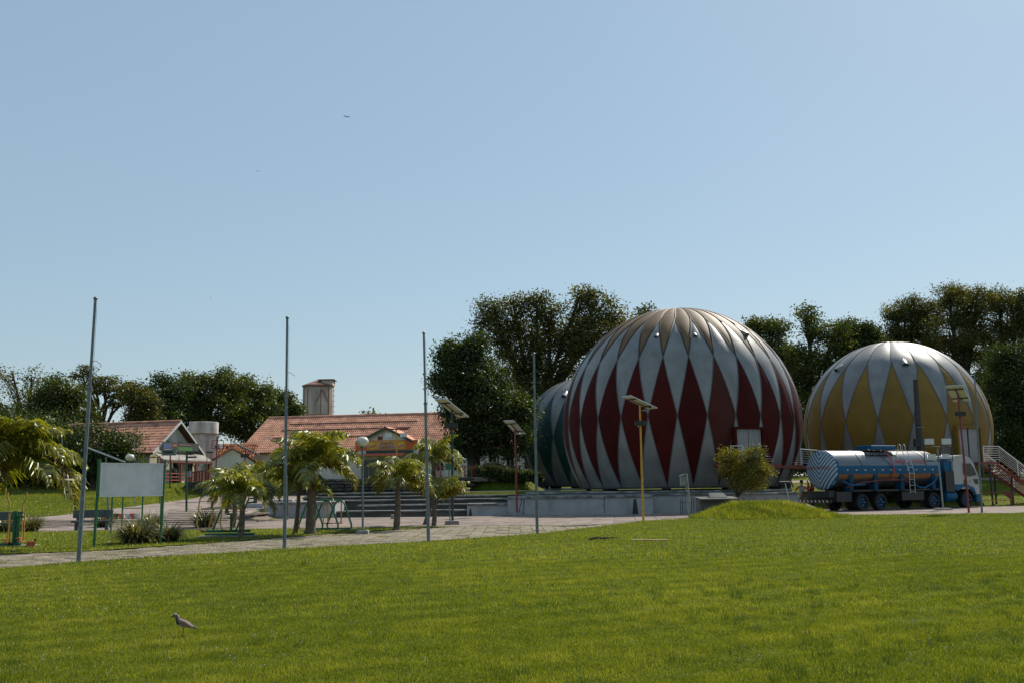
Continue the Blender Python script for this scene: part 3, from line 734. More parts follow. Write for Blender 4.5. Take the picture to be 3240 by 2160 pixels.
# doors with projecting frames
def dome_door(root, R, p0, w_, h_, z0, frame, dark=False, proj=.35, deep=2.2, split=False):
    c = Vector(root.location); d = Vector((p0.x - c.x, p0.y - c.y, 0)).normalized(); sd = Vector((-d.y, d.x, 0))
    zl = z0 - c.z; rr = math.sqrt(max(R * R - zl * zl, .1)) ; rmax = max(rr, math.sqrt(R * R - (zl + h_) ** 2), R if zl < 0 < zl + h_ else 0)
    f = rmax + proj
    def bx(mb, s0, s1, r0, r1, z_0, z_1):
        P = [d * r + sd * s + Vector((0, 0, z)) for z in (z_0, z_1) for (r, s) in ((r0, s0), (r1, s0), (r1, s1), (r0, s1))]
        mb.add(P, [(0, 1, 2, 3), (4, 5, 6, 7), (0, 1, 5, 4), (1, 2, 6, 5), (2, 3, 7, 6), (3, 0, 4, 7)])
    mb = MB(); t = .12
    bx(mb, -w_ / 2 - t, -w_ / 2, f - deep, f, zl, zl + h_ + t); bx(mb, w_ / 2, w_ / 2 + t, f - deep, f, zl, zl + h_ + t); bx(mb, -w_ / 2, w_ / 2, f - deep, f, zl + h_, zl + h_ + t - .002)
    fr = mb.build('door_frame', frame, root)
    for sgn in (-1, 1):
        mb = MB(); a, b = (-w_ / 2 + .01, -.02 - (.05 if split else 0)) if sgn < 0 else (.02 + (.05 if split else 0), w_ / 2 - .01)
        n = 9
        for i in range(n):
            s0 = a + (b - a) * i / n; s1 = a + (b - a) * (i + 1) / n
            bx(mb, s0, s1 - .02, f - .22, f - .17, zl + .02, zl + h_ - .02)
        bx(mb, a, b, f - .26, f - .21, zl + .02, zl + h_ - .02)
        mb.build('door_leaf', mt['corr'], root)
    mb = MB(); bx(mb, -w_ / 2, w_ / 2, f - .5, f - .3, zl, zl + h_); mb.build('door_backing', mt['black'], root)
    return d, sd, f
pd_ = surf(red, Rr, 2360, 1415, Dr)
dd, ds, df = dome_door(red, Rr, pd_, 1.75, 1.95, 2.85, mt['ball_red'], proj=.32)
pe_ = surf(yel, Ry, 3055, 1400, Dy)
ed, es, ef = dome_door(yel, Ry, pe_, 1.9, 2.3, 2.75, mt['ball_yellow'], proj=.32, split=True)

# ---------------------------------------------------------------- footbridge and stairs
def railing(mb, pts, h_, n_bars, post_every=1.6, r=.025, rb=.012):
    for a, b in zip(pts[:-1], pts[1:]):
        a = Vector(a); b = Vector(b); L = (b - a).length; up = Vector((0, 0, h_))
        mb.tube([a + up, b + up], r * 1.25, 6)
        for k in range(n_bars):
            z = Vector((0, 0, h_ * (k + 1) / (n_bars + 1))); mb.tube([a + z, b + z], rb, 4)
        n = max(1, round(L / post_every))
        for i in range(n + 1):
            p = a.lerp(b, i / n); mb.tube([p, p + up], r, 6)
deckz = 2.85
A0 = Vector(red.location) + dd * (df - .6); A0.z = 0
B0 = at(2572, 1475, 66.0); B0.z = 0
dirb = (B0 - A0).normalized(); nb = Vector((-dirb.y, dirb.x, 0))
br = thing('footbridge', 'raised dark footbridge with white railings between red and yellow domes', 'footbridge', (A0.x, A0.y, 0))
mb = MB()
z0 = deckz - .05; z1 = deckz - .28
P = [A0 + nb * .75, A0 - nb * .75, B0 - nb * .75, B0 + nb * .75]
mb.add([(p.x, p.y, z + (0 if i < 2 else -.12)) for z in (z0, z1) for i, p in enumerate(P)], [(0, 1, 2, 3), (4, 7, 6, 5), (0, 1, 5, 4), (1, 2, 6, 5), (2, 3, 7, 6), (3, 0, 4, 7)])
mb.build('deck', mt['redwood'], br, world=True)
for sg in (-1, 1):
    mb = MB(); p = A0 + nb * .72 * sg + dirb * .9; q = B0 + nb * .72 * sg
    railing(mb, [(p.x, p.y, z0), (q.x, q.y, z0 - .12)], 1.0, 6, 1.7)
    mb.build('railing', mt['whitepaint'], br, smooth=True, world=True)
mb = MB(); p = A0 - nb * .9 - dirb * .3; 
railing(mb, [(p.x - 1.5, p.y - .05, z0), (p.x - .8, p.y - .1, z0)], 1.0, 5, .7); mb.build('railing', mt['whitepaint'], br, smooth=True, world=True)
MB().box2(-1.9, 1.0, -1.2, .4, z0 - .18, z0 - .02).build('landing', mt['redwood'], br)
for t in (.45, .97):
    q = A0.lerp(B0, t); gz = float(H(q.x, q.y)); MB().tube([(q.x, q.y, gz - .1), (q.x, q.y, z1 - .05)], .09, 8).build('support_post', mt['black'], br, world=True)

# stairs from the yellow dome's door down to the right
T0 = Vector(yel.location) + ed * (ef + .2); T0.z = deckz - .05
S1 = at(3262, 1590, 66.5); S1.z = 0
q = at(3300, 1595, 67.0)
sdv = Vector((q.x - T0.x, q.y - T0.y, 0)); run = sdv.length; sdv.normalize(); sn = Vector((sdv.y, -sdv.x, 0))
# the flight starts at the near side of a landing
stt = thing('staircase', 'red metal staircase with white railings leading up to the yellow dome', 'stairs', (T0.x, T0.y, 0))
w2 = .95
mb = MB()
def bxv(mb, o, a, b, c):
    o = Vector(o); mb.add([o, o + a, o + a + b, o + b, o + c, o + a + c, o + a + b + c, o + b + c], [(0, 1, 2, 3), (4, 5, 6, 7), (0, 1, 5, 4), (1, 2, 6, 5), (2, 3, 7, 6), (3, 0, 4, 7)])
bxv(mb, T0 - sn * w2 - sdv * .5, sn * 2 * w2, sdv * 1.6, Vector((0, 0, -.15))); mb.build('landing', mt['redwood'], stt, world=True)
st0 = T0 + sdv * 1.1; nst = 12; topz = T0.z; going = .34
gz = 0.12
for i in range(nst):
    z = topz - (i + 1) * (topz - gz) / (nst + 1); o = st0 + sdv * (going * i) - sn * w2; o.z = z
    mb = MB(); bxv(mb, o, sn * 2 * w2, sdv * (going + .03), Vector((0, 0, -.045))); mb.build('tread', mt['redwood2'], stt, world=True)
end = st0 + sdv * (going * nst); end.z = gz
for sg in (-1, 1):
    mb = MB(); a = st0 + sn * w2 * sg * .8; b = end + sn * w2 * sg * .8; a.z = topz - .12; b.z = gz + .05
    bxv(mb, a, b - a, sn * .06, Vector((0, 0, -.22))); mb.build('stringer', mt['redwood'], stt, world=True)
    mb = MB(); a = st0 + sn * (w2 + .04) * sg; b = end + sn * (w2 + .04) * sg
    railing(mb, [tuple(a - sdv * 1.2), tuple(a), (b.x, b.y, gz - .1)], 1.0, 6, 1.5, .028)
    mb.build('railing', mt['whitepaint'], stt, smooth=True, world=True)
for t, sg in ((-.6, -1), (-.6, 1), (1.0, -1), (1.0, 1)):
    p = st0 + sdv * t + sn * w2 * .8 * sg; MB().tube([(p.x, p.y, 0), (p.x, p.y, topz - .15 if t < 0 else topz - 1.0)], .06, 6).build('support_post', mt['black'], stt, world=True)
# red trestle beside the truck
tr = thing('trestle', 'low red metal trestle with yellow crossbar standing on grass behind the cab', 'trestle', (*at(3125, 1590, 65).xy, 0))
mb = MB(); mb.box((.6, 0, .85), (2.2, .1, .07)); mb.box((1.55, 0, .42), (.12, .12, .84)); mb.extrude([(1.5, -.03, .82), (1.0, -.03, .82), (1.5, -.03, .4)], (0, .06, 0)); mb.box((-.45, 0, .42), (.1, .1, .84)); mb.build('frame', mt['redwood'], tr)
MB().box((.5, -.12, .35), (1.9, .06, .06)).build('crossbar', mt['yellowp'], tr)

# ---------------------------------------------------------------- roofs
def tile_plane(mb, O, eu, ew, n, L, S, inside, tw=.22, tl=.42):
    eu = Vector(eu).normalized(); ew = Vector(ew).normalized(); n = Vector(n).normalized(); O = Vector(O)
    cols = int(L / tw); rows_ = int(S / tl) + 1
    for r in range(rows_):
        for c in range(cols):
            u = (c + .5) * tw; w_ = (r + .5) * tl
            if not inside(u, w_): continue
            j = random.uniform(-.008, .008)
            w0 = r * tl - .03; w1 = min((r + 1) * tl + .02, S)
            P = []
            for (wv, hh) in ((w0, .045 + j), (w1, .01 + j)):
                for (du, dh) in ((-.5, 0), (-.26, .055), (.1, .055), (.32, .0), (.5, -.01)):
                    P.append(O + eu * (u + du * tw) + ew * wv + n * (hh + dh))
            mb.add(P, [(0, 1, 6, 5), (1, 2, 7, 6), (2, 3, 8, 7), (3, 4, 9, 8), (0, 1, 2, 3)])

# ---------------------------------------------------------------- main building
random.seed(21)
rz = R_(-11)
B = thing('long_building', 'long cream building with red clay tiled roof behind the palms', 'building', (-27.4, 102, 2.25), rz)
BL, BD, EH, RH = 31.0, 10.4, 3.1, 6.95
mb = MB(); mb.box2(0, BL, 0, BD, -.3, EH); 
mb.extrude([(.0, 0.0, EH - .001), (.0, BD, EH - .001), (.0, BD / 2, RH - .35)], (.12, 0, 0)); mb.extrude([(BL - .12, 0.0, EH - .001), (BL - .12, BD, EH - .001), (BL - .12, BD / 2, RH - .35)], (.12, 0, 0))
mb.build('wall', mt['plaster'], B)
ov = .55; slope = math.atan2(RH - (EH - .05), BD / 2 + ov); S = (BD / 2 + ov) / math.cos(slope)
rise0 = EH - .05
ew = Vector((0, math.cos(slope), math.sin(slope))); nn = Vector((0, -math.sin(slope), math.cos(slope)))
mb = MB()
Oe = Vector((-.5, -ov, rise0))
hip = lambda u, w_: u > w_ * .10
tile_plane(mb, Oe, (1, 0, 0), ew, nn, BL + 1.0, S, lambda u, w_: hip(u, w_))
tr_ = mb.build('roof_tiles', mt['tile'], B); tag(tr_, kind='stuff')
mb = MB(); mb.add([Oe, Oe + Vector((BL + 1, 0, 0)), Vector((BL + .5, BD / 2, RH)), Vector((.2, BD / 2, RH)), (BL + .5, BD + ov, rise0), (-.5, BD + ov, rise0)], [(0, 1, 2, 3), (3, 2, 4, 5), (0, 3, 5)])
mb.v = [(x, y, z - .02) for x, y, z in mb.v]; mb.build('roof', mt['tile_under'], B)
mb = MB(); mb.tube([(.2, BD / 2, RH + .04), (BL + .5, BD / 2, RH + .04)], .13, 8); mb.tube([(-.5, -ov, rise0 + .06), (.2, BD / 2, RH + .04)], .08, 6); mb.build('ridge_tiles', mt['tile'], B, smooth=True)
MB().box2(-.5, BL + .5, -ov - .02, -ov + .06, rise0 - .16, rise0 - .03).build('fascia', mt['redwood'], B)
# skylight strips (raised courses)
for k, s_ in enumerate((.22, .40, .62)):
    w0 = S * (1 - s_); p = Oe + ew * w0 + nn * .13
    mb = MB(); mb.box2(0, 14.0, 0, .05, -.10, .0); o = mb.build('raised_course', mt['tile_under'], B); o.location = p + Vector((3.6 - (0.4 * k), 0, 0)); o.rotation_euler = (slope, 0, 0)
def window(B, x, z, w_, h_, y=0, fm='plaster', gm='darkglass', name='window'):
    t = .09
    mb = MB(); mb.box2(x - w_ / 2 - t, x - w_ / 2, y - .06, y - .003, z - t, z + h_ + t); mb.box2(x + w_ / 2, x + w_ / 2 + t, y - .06, y - .003, z - t, z + h_ + t)
    mb.box2(x - w_ / 2, x + w_ / 2, y - .058, y - .003, z + h_, z + h_ + t - .003); mb.box2(x - w_ / 2, x + w_ / 2, y - .07, y - .003, z - t + .003, z)
    o = mb.build(name, mt[fm], B)
    MB().box2(x - w_ / 2 + .001, x + w_ / 2 - .001, y - .02, y - .005, z + .001, z + h_ - .001).build('pane', mt[gm], o)
    mb = MB(); mb.box2(x - .02, x + .02, y - .04, y - .021, z + .001, z + h_ - .002); mb.build('mullion', mt[fm], o)
for x, z, w_, h_ in ((2.15, .9, .55, .65), (3.2, 2.0, .35, .4), (5.4, 1.6, 1.2, 1.1), (8.3, 1.6, 1.1, 1.1), (10.5, 1.6, 1.1, 1.1)):
    window(B, x, z, w_, h_, gm='darkin')
for i in range(6): window(B, 20.6 + i * 1.75, 1.0, .72, 1.75, gm='darkin')
MB().box2(.25, .85, -.05, -.004, 0, 2.3).build('door', mt['green'], B)
# orange shop front with cross gable
yF = -.9
mb = MB(); mb.box2(12.4, 18.6, yF, -.002, -.2, 4.02); mb.extrude([(12.9, yF, 4.02), (17.9, yF, 4.02), (15.35, yF, 5.2)], (0, 6.2, 0)); mb.build('shop_front_wall', mt['plaster'], B)
mb = MB()
for sg in (-1, 1):
    a = Vector((15.35, yF - .35, 5.38)); b = Vector((15.35 + sg * 2.75, yF - .35, 4.02)); d = (b - a); n_ = Vector((-d.z * -sg, 0, abs(d.x))).normalized()
    mb.add([a, b, b + Vector((0, 6.0, 0)), a + Vector((0, 6.0, 0)), a - n_ * .1, b - n_ * .1, b - n_ * .1 + Vector((0, 6, 0)), a - n_ * .1 + Vector((0, 6, 0))], [(0, 1, 2, 3), (4, 7, 6, 5), (0, 1, 5, 4), (1, 2, 6, 5), (2, 3, 7, 6)])
mb.build('gable_roof', mt['tile'], B)
mb = MB()
for sg in (-1, 1):
    a = Vector((15.35, yF - .37, 5.30)); b = Vector((15.35 + sg * 2.75, yF - .37, 3.94)); mb.add([a, b, b + Vector((0, 0, -.2)), a + Vector((0, 0, -.2)), a + Vector((0, .05, 0)), b + Vector((0, .05, 0)), b + Vector((0, .05, -.2)), a + Vector((0, .05, -.2))], [(0, 1, 2, 3), (4, 5, 6, 7), (0, 1, 5, 4), (3, 2, 6, 7)])
mb.build('bargeboard', mt['dkgreen'], B)
MB().box2(14.5, 15.0, yF - .03, yF - .003, 4.06, 4.42).build('gable_window', mt['redwood'], B)
sg_ = thing('shop_sign', 'orange shop fascia sign with Casa do Gaucho lettering on the gable front', 'sign', (0, 0, 0))
Mrot = Matrix.Translation((-27.4, 102, 2.25)) @ Matrix.Rotation(rz, 4, 'Z')
sg_.location = Mrot @ Vector((12.2, yF - .05, 3.0)); sg_.rotation_euler = (0, 0, rz)
MB().box2(0, 6.4, -.02, .04, .05, 1.02).build('board', mt['orange'], sg_)
mb = MB()
MB().box2(1.25, 5.2, -.04, -.022, .12, .98).build('board_print', mt['orange2'], sg_)
def flat_text(parent, s, size, x, z, y, mat, name='lettering', rot=0, ext=.008, sx=1):
    vs, fs = text_data(s, size, ext); mb = MB(); c_, s_ = math.cos(rot), math.sin(rot)
    mb.add([(x + (v.x * c_ - v.y * s_) * sx, y - v.z, z + v.x * s_ + v.y * c_) for v in vs], fs); return mb.build(name, mat, parent)
wh = mt['whitepaint']; blu = M('navy_print', (0.03, .05, .2), .5)
flat_text(sg_, 'Casa do', .46, 3.25, .74, -.055, wh); flat_text(sg_, 'Gaúcho', .58, 3.25, .37, -.055, wh)
flat_text(sg_, 'Casa do', .43, 3.25, .74, -.068, blu); flat_text(sg_, 'Gaúcho', .54, 3.25, .37, -.068, blu)
redpr = M('red_print', (0.5, .03, .03), .5)
for x in (1.75, 4.75):
    m_ = MB().lathe([(.34, -.01), (.34, .0)], 18, (x, -.045, .52), 'y'); m_.build('logo_disc', M('yellow_print', (.75, .5, .05), .5), sg_)
    m_ = MB(); m_.box((x, -.065, .45), (.62, .015, .2), (0, R_(-14), 0)); m_.build('logo_band', redpr, sg_)
    flat_text(sg_, 'SCHIN', .2, x, .45, -.082, wh, 'logo_lettering', R_(14))
MB().box2(1.2, 5.9, -.3, .04, -.28, .0).build('lower_panel', mt['dkgreen'], sg_)
aw = thing('awning', 'faded red cloth awning stretched over the shop doors', 'awning', Mrot @ Vector((12.2, yF, 2.55)), rz)
mb = MB(); mb.add([(0, -.05, .2), (5.3, -.05, .26), (5.3, -1.6, .08), (0, -1.6, .0), (0, -.05, .17), (5.3, -.05, .23), (5.3, -1.6, -.12), (0, -1.6, -.05)], [(0, 1, 2, 3), (4, 7, 6, 5), (0, 1, 5, 4), (1, 2, 6, 5), (2, 3, 7, 6), (3, 0, 4, 7)]); mb.build('cloth', mt['awning'], aw)
for x, w_, h_, z in ((13.6, 1.4, 1.9, .2), (15.9, 1.6, 2.3, 0), (17.9, 1.1, 1.6, .5)): window(B, x, z, w_, h_, y=yF, fm='palegreen', name='shop_door' if z == 0 else 'window')
MB().box2(14.6, 14.95, yF - .02, yF - .003, 0, 2.4).build('door_jamb', mt['palegreen'], B)

# ---------------------------------------------------------------- left house
gx = atx(470, 86); Hs = thing('gabled_house', 'white gabled house with orange tile roof and open porch on the left', 'house', (gx, 86, 2.25), R_(73))
W_, Lh, e2, r2 = 6.5, 13.0, 2.85, 5.45   # local x along gable, local y = away along ridge
mb = MB(); mb.box2(0, W_, 0, Lh, -.5, e2); mb.extrude([(0, 0, e2), (W_, 0, e2), (W_ / 2, 0, r2 - .12)], (0, Lh, 0)); mb.build('wall', mt['plaster'], Hs)
o2 = .55; sl = math.atan2(r2 - e2 + .25, W_ / 2 + o2); S2 = (W_ / 2 + o2) / math.cos(sl)
ewv = Vector((math.cos(sl), 0, math.sin(sl))); nv = Vector((-math.sin(sl), 0, math.cos(sl)))
mb = MB(); tile_plane(mb, (-o2, -.7, e2 - .25), (0, 1, 0), ewv, nv, Lh + 1.4, S2, lambda u, w_: w_ < S2 - .1)
tag(mb.build('roof_tiles', mt['tile'], Hs), kind='stuff')
mb = MB()
zt = r2 + .03
for sg in (-1, 1):
    xe = -o2 if sg < 0 else W_ + o2
    P = [Vector((W_ / 2, -.7, zt)), Vector((xe, -.7, e2 - .25)), Vector((xe, Lh + .7, e2 - .25)), Vector((W_ / 2, Lh + .7, zt))]
    mb.add(P + [p + Vector((0, 0, -.1)) for p in P], [(0, 1, 2, 3), (4, 7, 6, 5), (0, 1, 5, 4), (1, 2, 6, 5), (2, 3, 7, 6)])
mb.v = [(x, y, z - .03) for x, y, z in mb.v]; mb.build('roof', mt['tile_under'], Hs)
mb = MB()
for sg in (-1, 1):
    xe = -o2 - .02 if sg < 0 else W_ + o2 + .02
    a = Vector((W_ / 2, -.76, zt + .06)); b = Vector((xe, -.76, e2 - .2)); mb.add([a, b, b + Vector((0, 0, -.2)), a + Vector((0, 0, -.2)), a + Vector((0, .06, 0)), b + Vector((0, .06, 0)), b + Vector((0, .06, -.2)), a + Vector((0, .06, -.2))], [(0, 1, 2, 3), (4, 5, 6, 7), (0, 1, 5, 4), (3, 2, 6, 7)])
mb.build('bargeboard', mt['whitepaint'], Hs)
MB().tube([(W_ / 2, -.72, zt + .05), (W_ / 2, Lh + .7, zt + .05)], .12, 8).build('ridge_tiles', mt['tile'], Hs)
MB().box2(-.004 - .02, W_ + .01, -.03, -.003, e2 - .55, e2 - .1).build('green_band', mt['plaster2'], Hs)
for x in (2.4, 4.1): window(Hs, x, 3.25, .45, .5, fm='plaster2', name='gable_window')
window(Hs, 1.6, .95, .7, 1.3, fm='palegreen', gm='darkin'); window(Hs, 3.8, 0.0, 1.3, 2.1, fm='palegreen', gm='darkin', name='door'); window(Hs, 5.7, .1, .8, 2.0, fm='plaster2', gm='darkin', name='door')
# side windows (local x = 0 face)
for y in (2.5, 5.5):
    MB().box2(-.03, -.003, y, y + .9, 1.0, 1.9).build('side_window', mt['darkin'], Hs)
bn = thing('banner', 'dark horizontal shop banner printed with coloured blocks on the gable', 'banner', (0, 0, 0), R_(73))
Mh = Matrix.Translation((gx, 86, 2.25)) @ Matrix.Rotation(R_(73), 4, 'Z'); bn.location = Mh @ Vector((.5, -.85, 2.75))
MB().box2(0, 5.3, -.02, .02, 0, .85).build('sheet', M('charcoal_print', (.05, .055, .05), .6), bn)
for x0, x1, z0_, z1_, c_ in ((.15, 1.3, .3, .7, (.07, .11, .22)), (1.4, 2.0, .45, .7, (.3, .12, .06)), (2.1, 4.3, .15, .48, (.06, .2, .05)), (2.3, 4.0, .58, .72, (.2, .09, .09)), (.2, 1.3, .08, .25, (.3, .3, .32))):
    MB().box2(x0, x1, -.035, -.022, z0_, z1_).build('print_block', M('banner_print', c_, .6), bn)
# porch
pz = thing('porch', 'lean to porch roof on red timber posts with red railing before gabled house', 'porch', Mh @ Vector((0, -.1, 0)), R_(73))
y1_ = -1.5; xe_ = 6.9
mb = MB(); mb.add([(-.3, -.5, 2.66), (xe_, -.5, 2.66), (xe_, y1_, 2.05), (-.3, y1_, 2.05), (-.3, -.5, 2.58), (xe_, -.5, 2.58), (xe_, y1_, 1.93), (-.3, y1_, 1.93)], [(0, 1, 2, 3), (4, 7, 6, 5), (0, 1, 5, 4), (1, 2, 6, 5), (2, 3, 7, 6), (3, 0, 4, 7)]); mb.build('roof_sheet', M('grey_fibre_cement', (.26, .24, .21), .85, var=.3, vs=2), pz)
MB().box2(-.3, xe_, y1_, y1_ + .1, 1.78, 1.95).build('eave_beam', mt['redwood'], pz)
for x in (.1, 2.3, 4.5, 6.6):
    mb = MB(); mb.box2(x - .08, x + .08, y1_ + .02, y1_ + .18, -.1, 1.8); mb.tube([(x - .5, y1_ + .1, 1.8), (x, y1_ + .1, 1.2)], .05, 4); mb.tube([(x + .5, y1_ + .1, 1.8), (x, y1_ + .1, 1.2)], .05, 4); mb.build('post', mt['redwood'], pz)
mb = MB()
for z in (.25, .52, .82): mb.box2(.2, 6.5, y1_ + .05, y1_ + .11, z, z + .09)
mb.build('railing', mt['redwood2'], pz)
MB().box2(-.3, xe_, y1_ - .1, -.1, -.75, -.02).build('porch_base', mt['plaster'], pz)

# ---------------------------------------------------------------- water tank tower
tw = at(640, 1500, 97); wt = thing('water_tower', 'stained white water tower with round tank beside the gabled house', 'tower', (tw.x, 97, 2.25), R_(-35))
mb = MB().box2(-1.0, 1.0, -1.0, 1.0, -.3, 4.75); mb.build('shaft', mt['tower'], wt)
MB().lathe([(1.0, 4.75), (1.38, 4.82), (1.40, 5.9), (1.3, 5.93), (1.3, 5.8)], 28).build('tank', mt['tower'], wt, smooth=True)
MB().box2(-.55, -.05, -1.03, -1.003, 2.6, 3.7).build('window', mt['darkin'], wt)
MB().box2(1.003, 1.03, -.3, .0, 1.0, 2.2).build('service_hatch', mt['redwood'], wt)
# little annexe with old tiles
an = thing('annexe', 'small white annexe with mossy orange tiles between tower and long building', 'building', (*at(735, 1500, 95).xy, 2.25), R_(20))
mb = MB().box2(-2.0, 2.0, 0, 4.5, -.3, 2.0); mb.extrude([(-2, 0, 2.0), (2, 0, 2.0), (0, 0, 3.2)], (0, 4.5, 0)); mb.build('wall', mt['plaster'], an)
mb = MB(); s3 = math.atan2(1.35, 2.4); ev = Vector((math.cos(s3), 0, math.sin(s3))); n3 = Vector((-math.sin(s3), 0, math.cos(s3)))
tile_plane(mb, (-2.4, -.3, 1.9), (0, 1, 0), ev, n3, 5.0, 2.75, lambda u, w_: True, .24, .45)
ev = Vector((-math.cos(s3), 0, math.sin(s3))); n3 = Vector((math.sin(s3), 0, math.cos(s3)))
tile_plane(mb, (2.4, -.3, 1.9), (0, 1, 0), ev, n3, 5.0, 2.75, lambda u, w_: True, .24, .45)
tag(mb.build('roof_tiles', mt['tile_old'], an), kind='stuff')
an = thing('shed', 'low shed with broken orange tile roof directly right of the water tower', 'shed', (*at(700, 1500, 98).xy, 2.25), 0)
mb = MB().box2(-1.4, 2.6, 0, 4, -.3, 2.0); mb.build('wall', mt['plaster'], an)
mb = MB(); s3 = R_(38); tile_plane(mb, (-1.7, -.4, 1.5), (1, 0, 0), (0, math.cos(s3), math.sin(s3)), (0, -math.sin(s3), math.cos(s3)), 4.6, 4.0, lambda u, w_: random.random() > .06, .24, .45)
tag(mb.build('roof_tiles', mt['tile_old'], an), kind='stuff')
MB().add([(-1.7, -.4, 1.47), (2.9, -.4, 1.47), (2.9, 2.75, 3.93), (-1.7, 2.75, 3.93)], [(0, 1, 2, 3)]).build('roof_underlay', mt['tile_under'], an)
# old silo tower
sp = at(1005, 1330, 140); sl_ = thing('silo_tower', 'tall old round tower with conical roof rising behind the tiled roof', 'tower', (sp.x, 140, 2.25), 0)
rS = 52 / 3150 * 140 - .2; zT = at(1005, 1222, 140).z - 2.25
MB().lathe([(rS, -.5), (rS, zT)], 36).build('shaft', mt['silo'], sl_, smooth=True)
apex = at(1005, 1199, 140).z - 2.25
MB().lathe([(rS + .15, zT), (rS + .15, zT + .12), (.05, apex)], 36).build('roof', mt['rust_roof'], sl_, smooth=True)
mb = MB(); mb.box2(.6, rS + .1, -1.0, 1.0, zT + .1, apex - .25); mb.build('roof_cabin', mt['silo'], sl_); MB().box2(.2, rS + .35, -1.2, 1.2, apex - .22, apex - .1).build('cabin_roof', mt['rust_roof'], sl_)
mb = MB()
for i in range(14): mb.tube([(rS, -.3, zT - .6 - i * .75), (rS + .35, -.3, zT - .6 - i * .75)], .025, 4)
mb.tube([(rS + .12, -.3, zT), (rS + .12, -.3, 0)], .03, 4); mb.build('ladder', mt['black'], sl_)
mb = MB()
for a0, a1, z0_, z1_ in ((-2.6, -.6, zT - .15, zT - .15), (-2.6, -.6, zT - 4.1, zT - 4.1), (-2.5, -2.5, zT - 4.1, zT - .15), (-2.1, -2.1, zT - 4.1, zT - .15), (-1.2, -1.2, zT - 4.1, zT - .15), (-.62, -.62, zT - 4.1, zT - .15), (-1.5, -1.1, zT - 2.3, zT - .6), (-1.1, -.7, zT - .6, zT - 2.2)):
    pts = [((rS + .03) * math.cos(a0 + (a1 - a0) * t / 8), (rS + .03) * math.sin(a0 + (a1 - a0) * t / 8), z0_ + (z1_ - z0_) * t / 8) for t in range(9)]
    mb.tube(pts, .045, 4)
mb.build('raised_band', mt['rust_roof'], sl_)
# ---------------------------------------------------------------- red railings on the upper path
def rail_run(a, b, label, seed=0):
    a = Vector((a[0], a[1], 2.3)); b = Vector((b[0], b[1], 2.3)); L = (b - a).length
    r = thing('railing', label, 'railing', a, math.atan2(b.y - a.y, b.x - a.x), 'red timber railings along the upper path')
    MB().box2(0, L, -.04, .04, .70, .77).build('top_rail', mt['redwood'], r)
    x = 0
    pw = .38
    k = 0
    while x < L:
        MB().box2(x, x + .08, -.045, .045, 0, .70).build('post', mt['redwood'], r)
        if k % 2 == 0 and x + pw < L:
            mb = MB(); x0, x1 = x + .08, x + pw; 
            mb.box2(x0, x1, -.02, .02, .08, .12); mb.box2(x0, x1, -.02, .02, .58, .62)
            mb.tube([(x0, 0, .1), (x1, 0, .6)], .018, 4); mb.tube([(x0, .025, .6), (x1, .025, .1)], .018, 4)
            mb.tube([(x0, 0, .35), ((x0 + x1) / 2, 0, .6)], .014, 4); mb.tube([(x1, 0, .35), ((x0 + x1) / 2, 0, .1)], .014, 4)
            mb.build('lattice', mt['redwood'], r); x += pw - .0
        else: x += 1.25
        k += 1
rail_run((-25.6, 79.2), (-22.1, 71.3), 'dark red lattice railing on the far left wall top by the porch')
rail_run((-21.9, 71.2), (-19.3, 68.8), 'short dark red railing at the bend of the stone retaining wall')
rail_run((-7.0, 68.4), (-3.0, 68.3), 'dark red lattice railing on the stone wall behind the small palms')
rail_run((-2.9, 68.4), (1.2, 70.4), 'dark red lattice railing above the grassy bank beside the teal dome')

# ---------------------------------------------------------------- flagpoles
def flagpole(px, py, tx, ty, label, mat='steel', arm=True):
    b = gr(px, py); t = at(tx, ty, b.y)
    o = thing('flagpole', label, 'flagpole', b, 0, 'bare metal flagpoles standing along the path')
    v = t - b
    pole = MB().tube([(0, 0, -.1), v * .31], .052, 12).tube([v * .31, v * .66], .043, 12).tube([v * .66, v], .034, 12)
    pole.build('pole', mt[mat], o, smooth=True)
    MB().lathe([(.05, 0), (.055, .03), (.03, .06)], 12, v).build('cap', mt[mat], o)
    for f in (.31, .66): MB().lathe([(.058, -.03), (.058, .03)], 12, v * f).build('collar', mt[mat], o)
    if arm: MB().tube([v * .76, v * .76 + Vector((.11, 0, .01)), v * .76 + Vector((.24, 0, -.09))], .007, 4).build('cleat', mt[mat], o)
    MB().tube([(.07, .05, .9), v * .97 + Vector((.05, .0, 0))], .004, 3).build('halyard', mt['black'], o)
flagpole(248, 1781, 302, 948, 'tall grey flagpole at the far left, nearest to the viewer')
flagpole(900, 1738, 909, 1008, 'grey flagpole before the long tiled roof, beside the large palm')
flagpole(1356, 1714, 1341, 1056, 'grey flagpole right of the globe lamp and small palms')
flagpole(1700, 1690, 1689, 1120, 'grey flagpole in front of the stage wall and the teal dome', 'greypost')
flagpole(3107, 1622, 3083, 1180, 'grey green flagpole at the right, beside the red solar lamp post', 'greypost', False)
for px, py, tx, ty, lab in ((205, 1545, 196, 1385, 'thin pale pole standing before the dark trees on the far left lawn'),):
    b = at(px, py, 75); b.z = float(H(b.x, 75)); t = at(tx, ty, 75); o = thing('thin_pole', lab, 'pole', b); MB().tube([(0, 0, -.1), t - b], .045, 8).build('pole', mt['steel'], o)

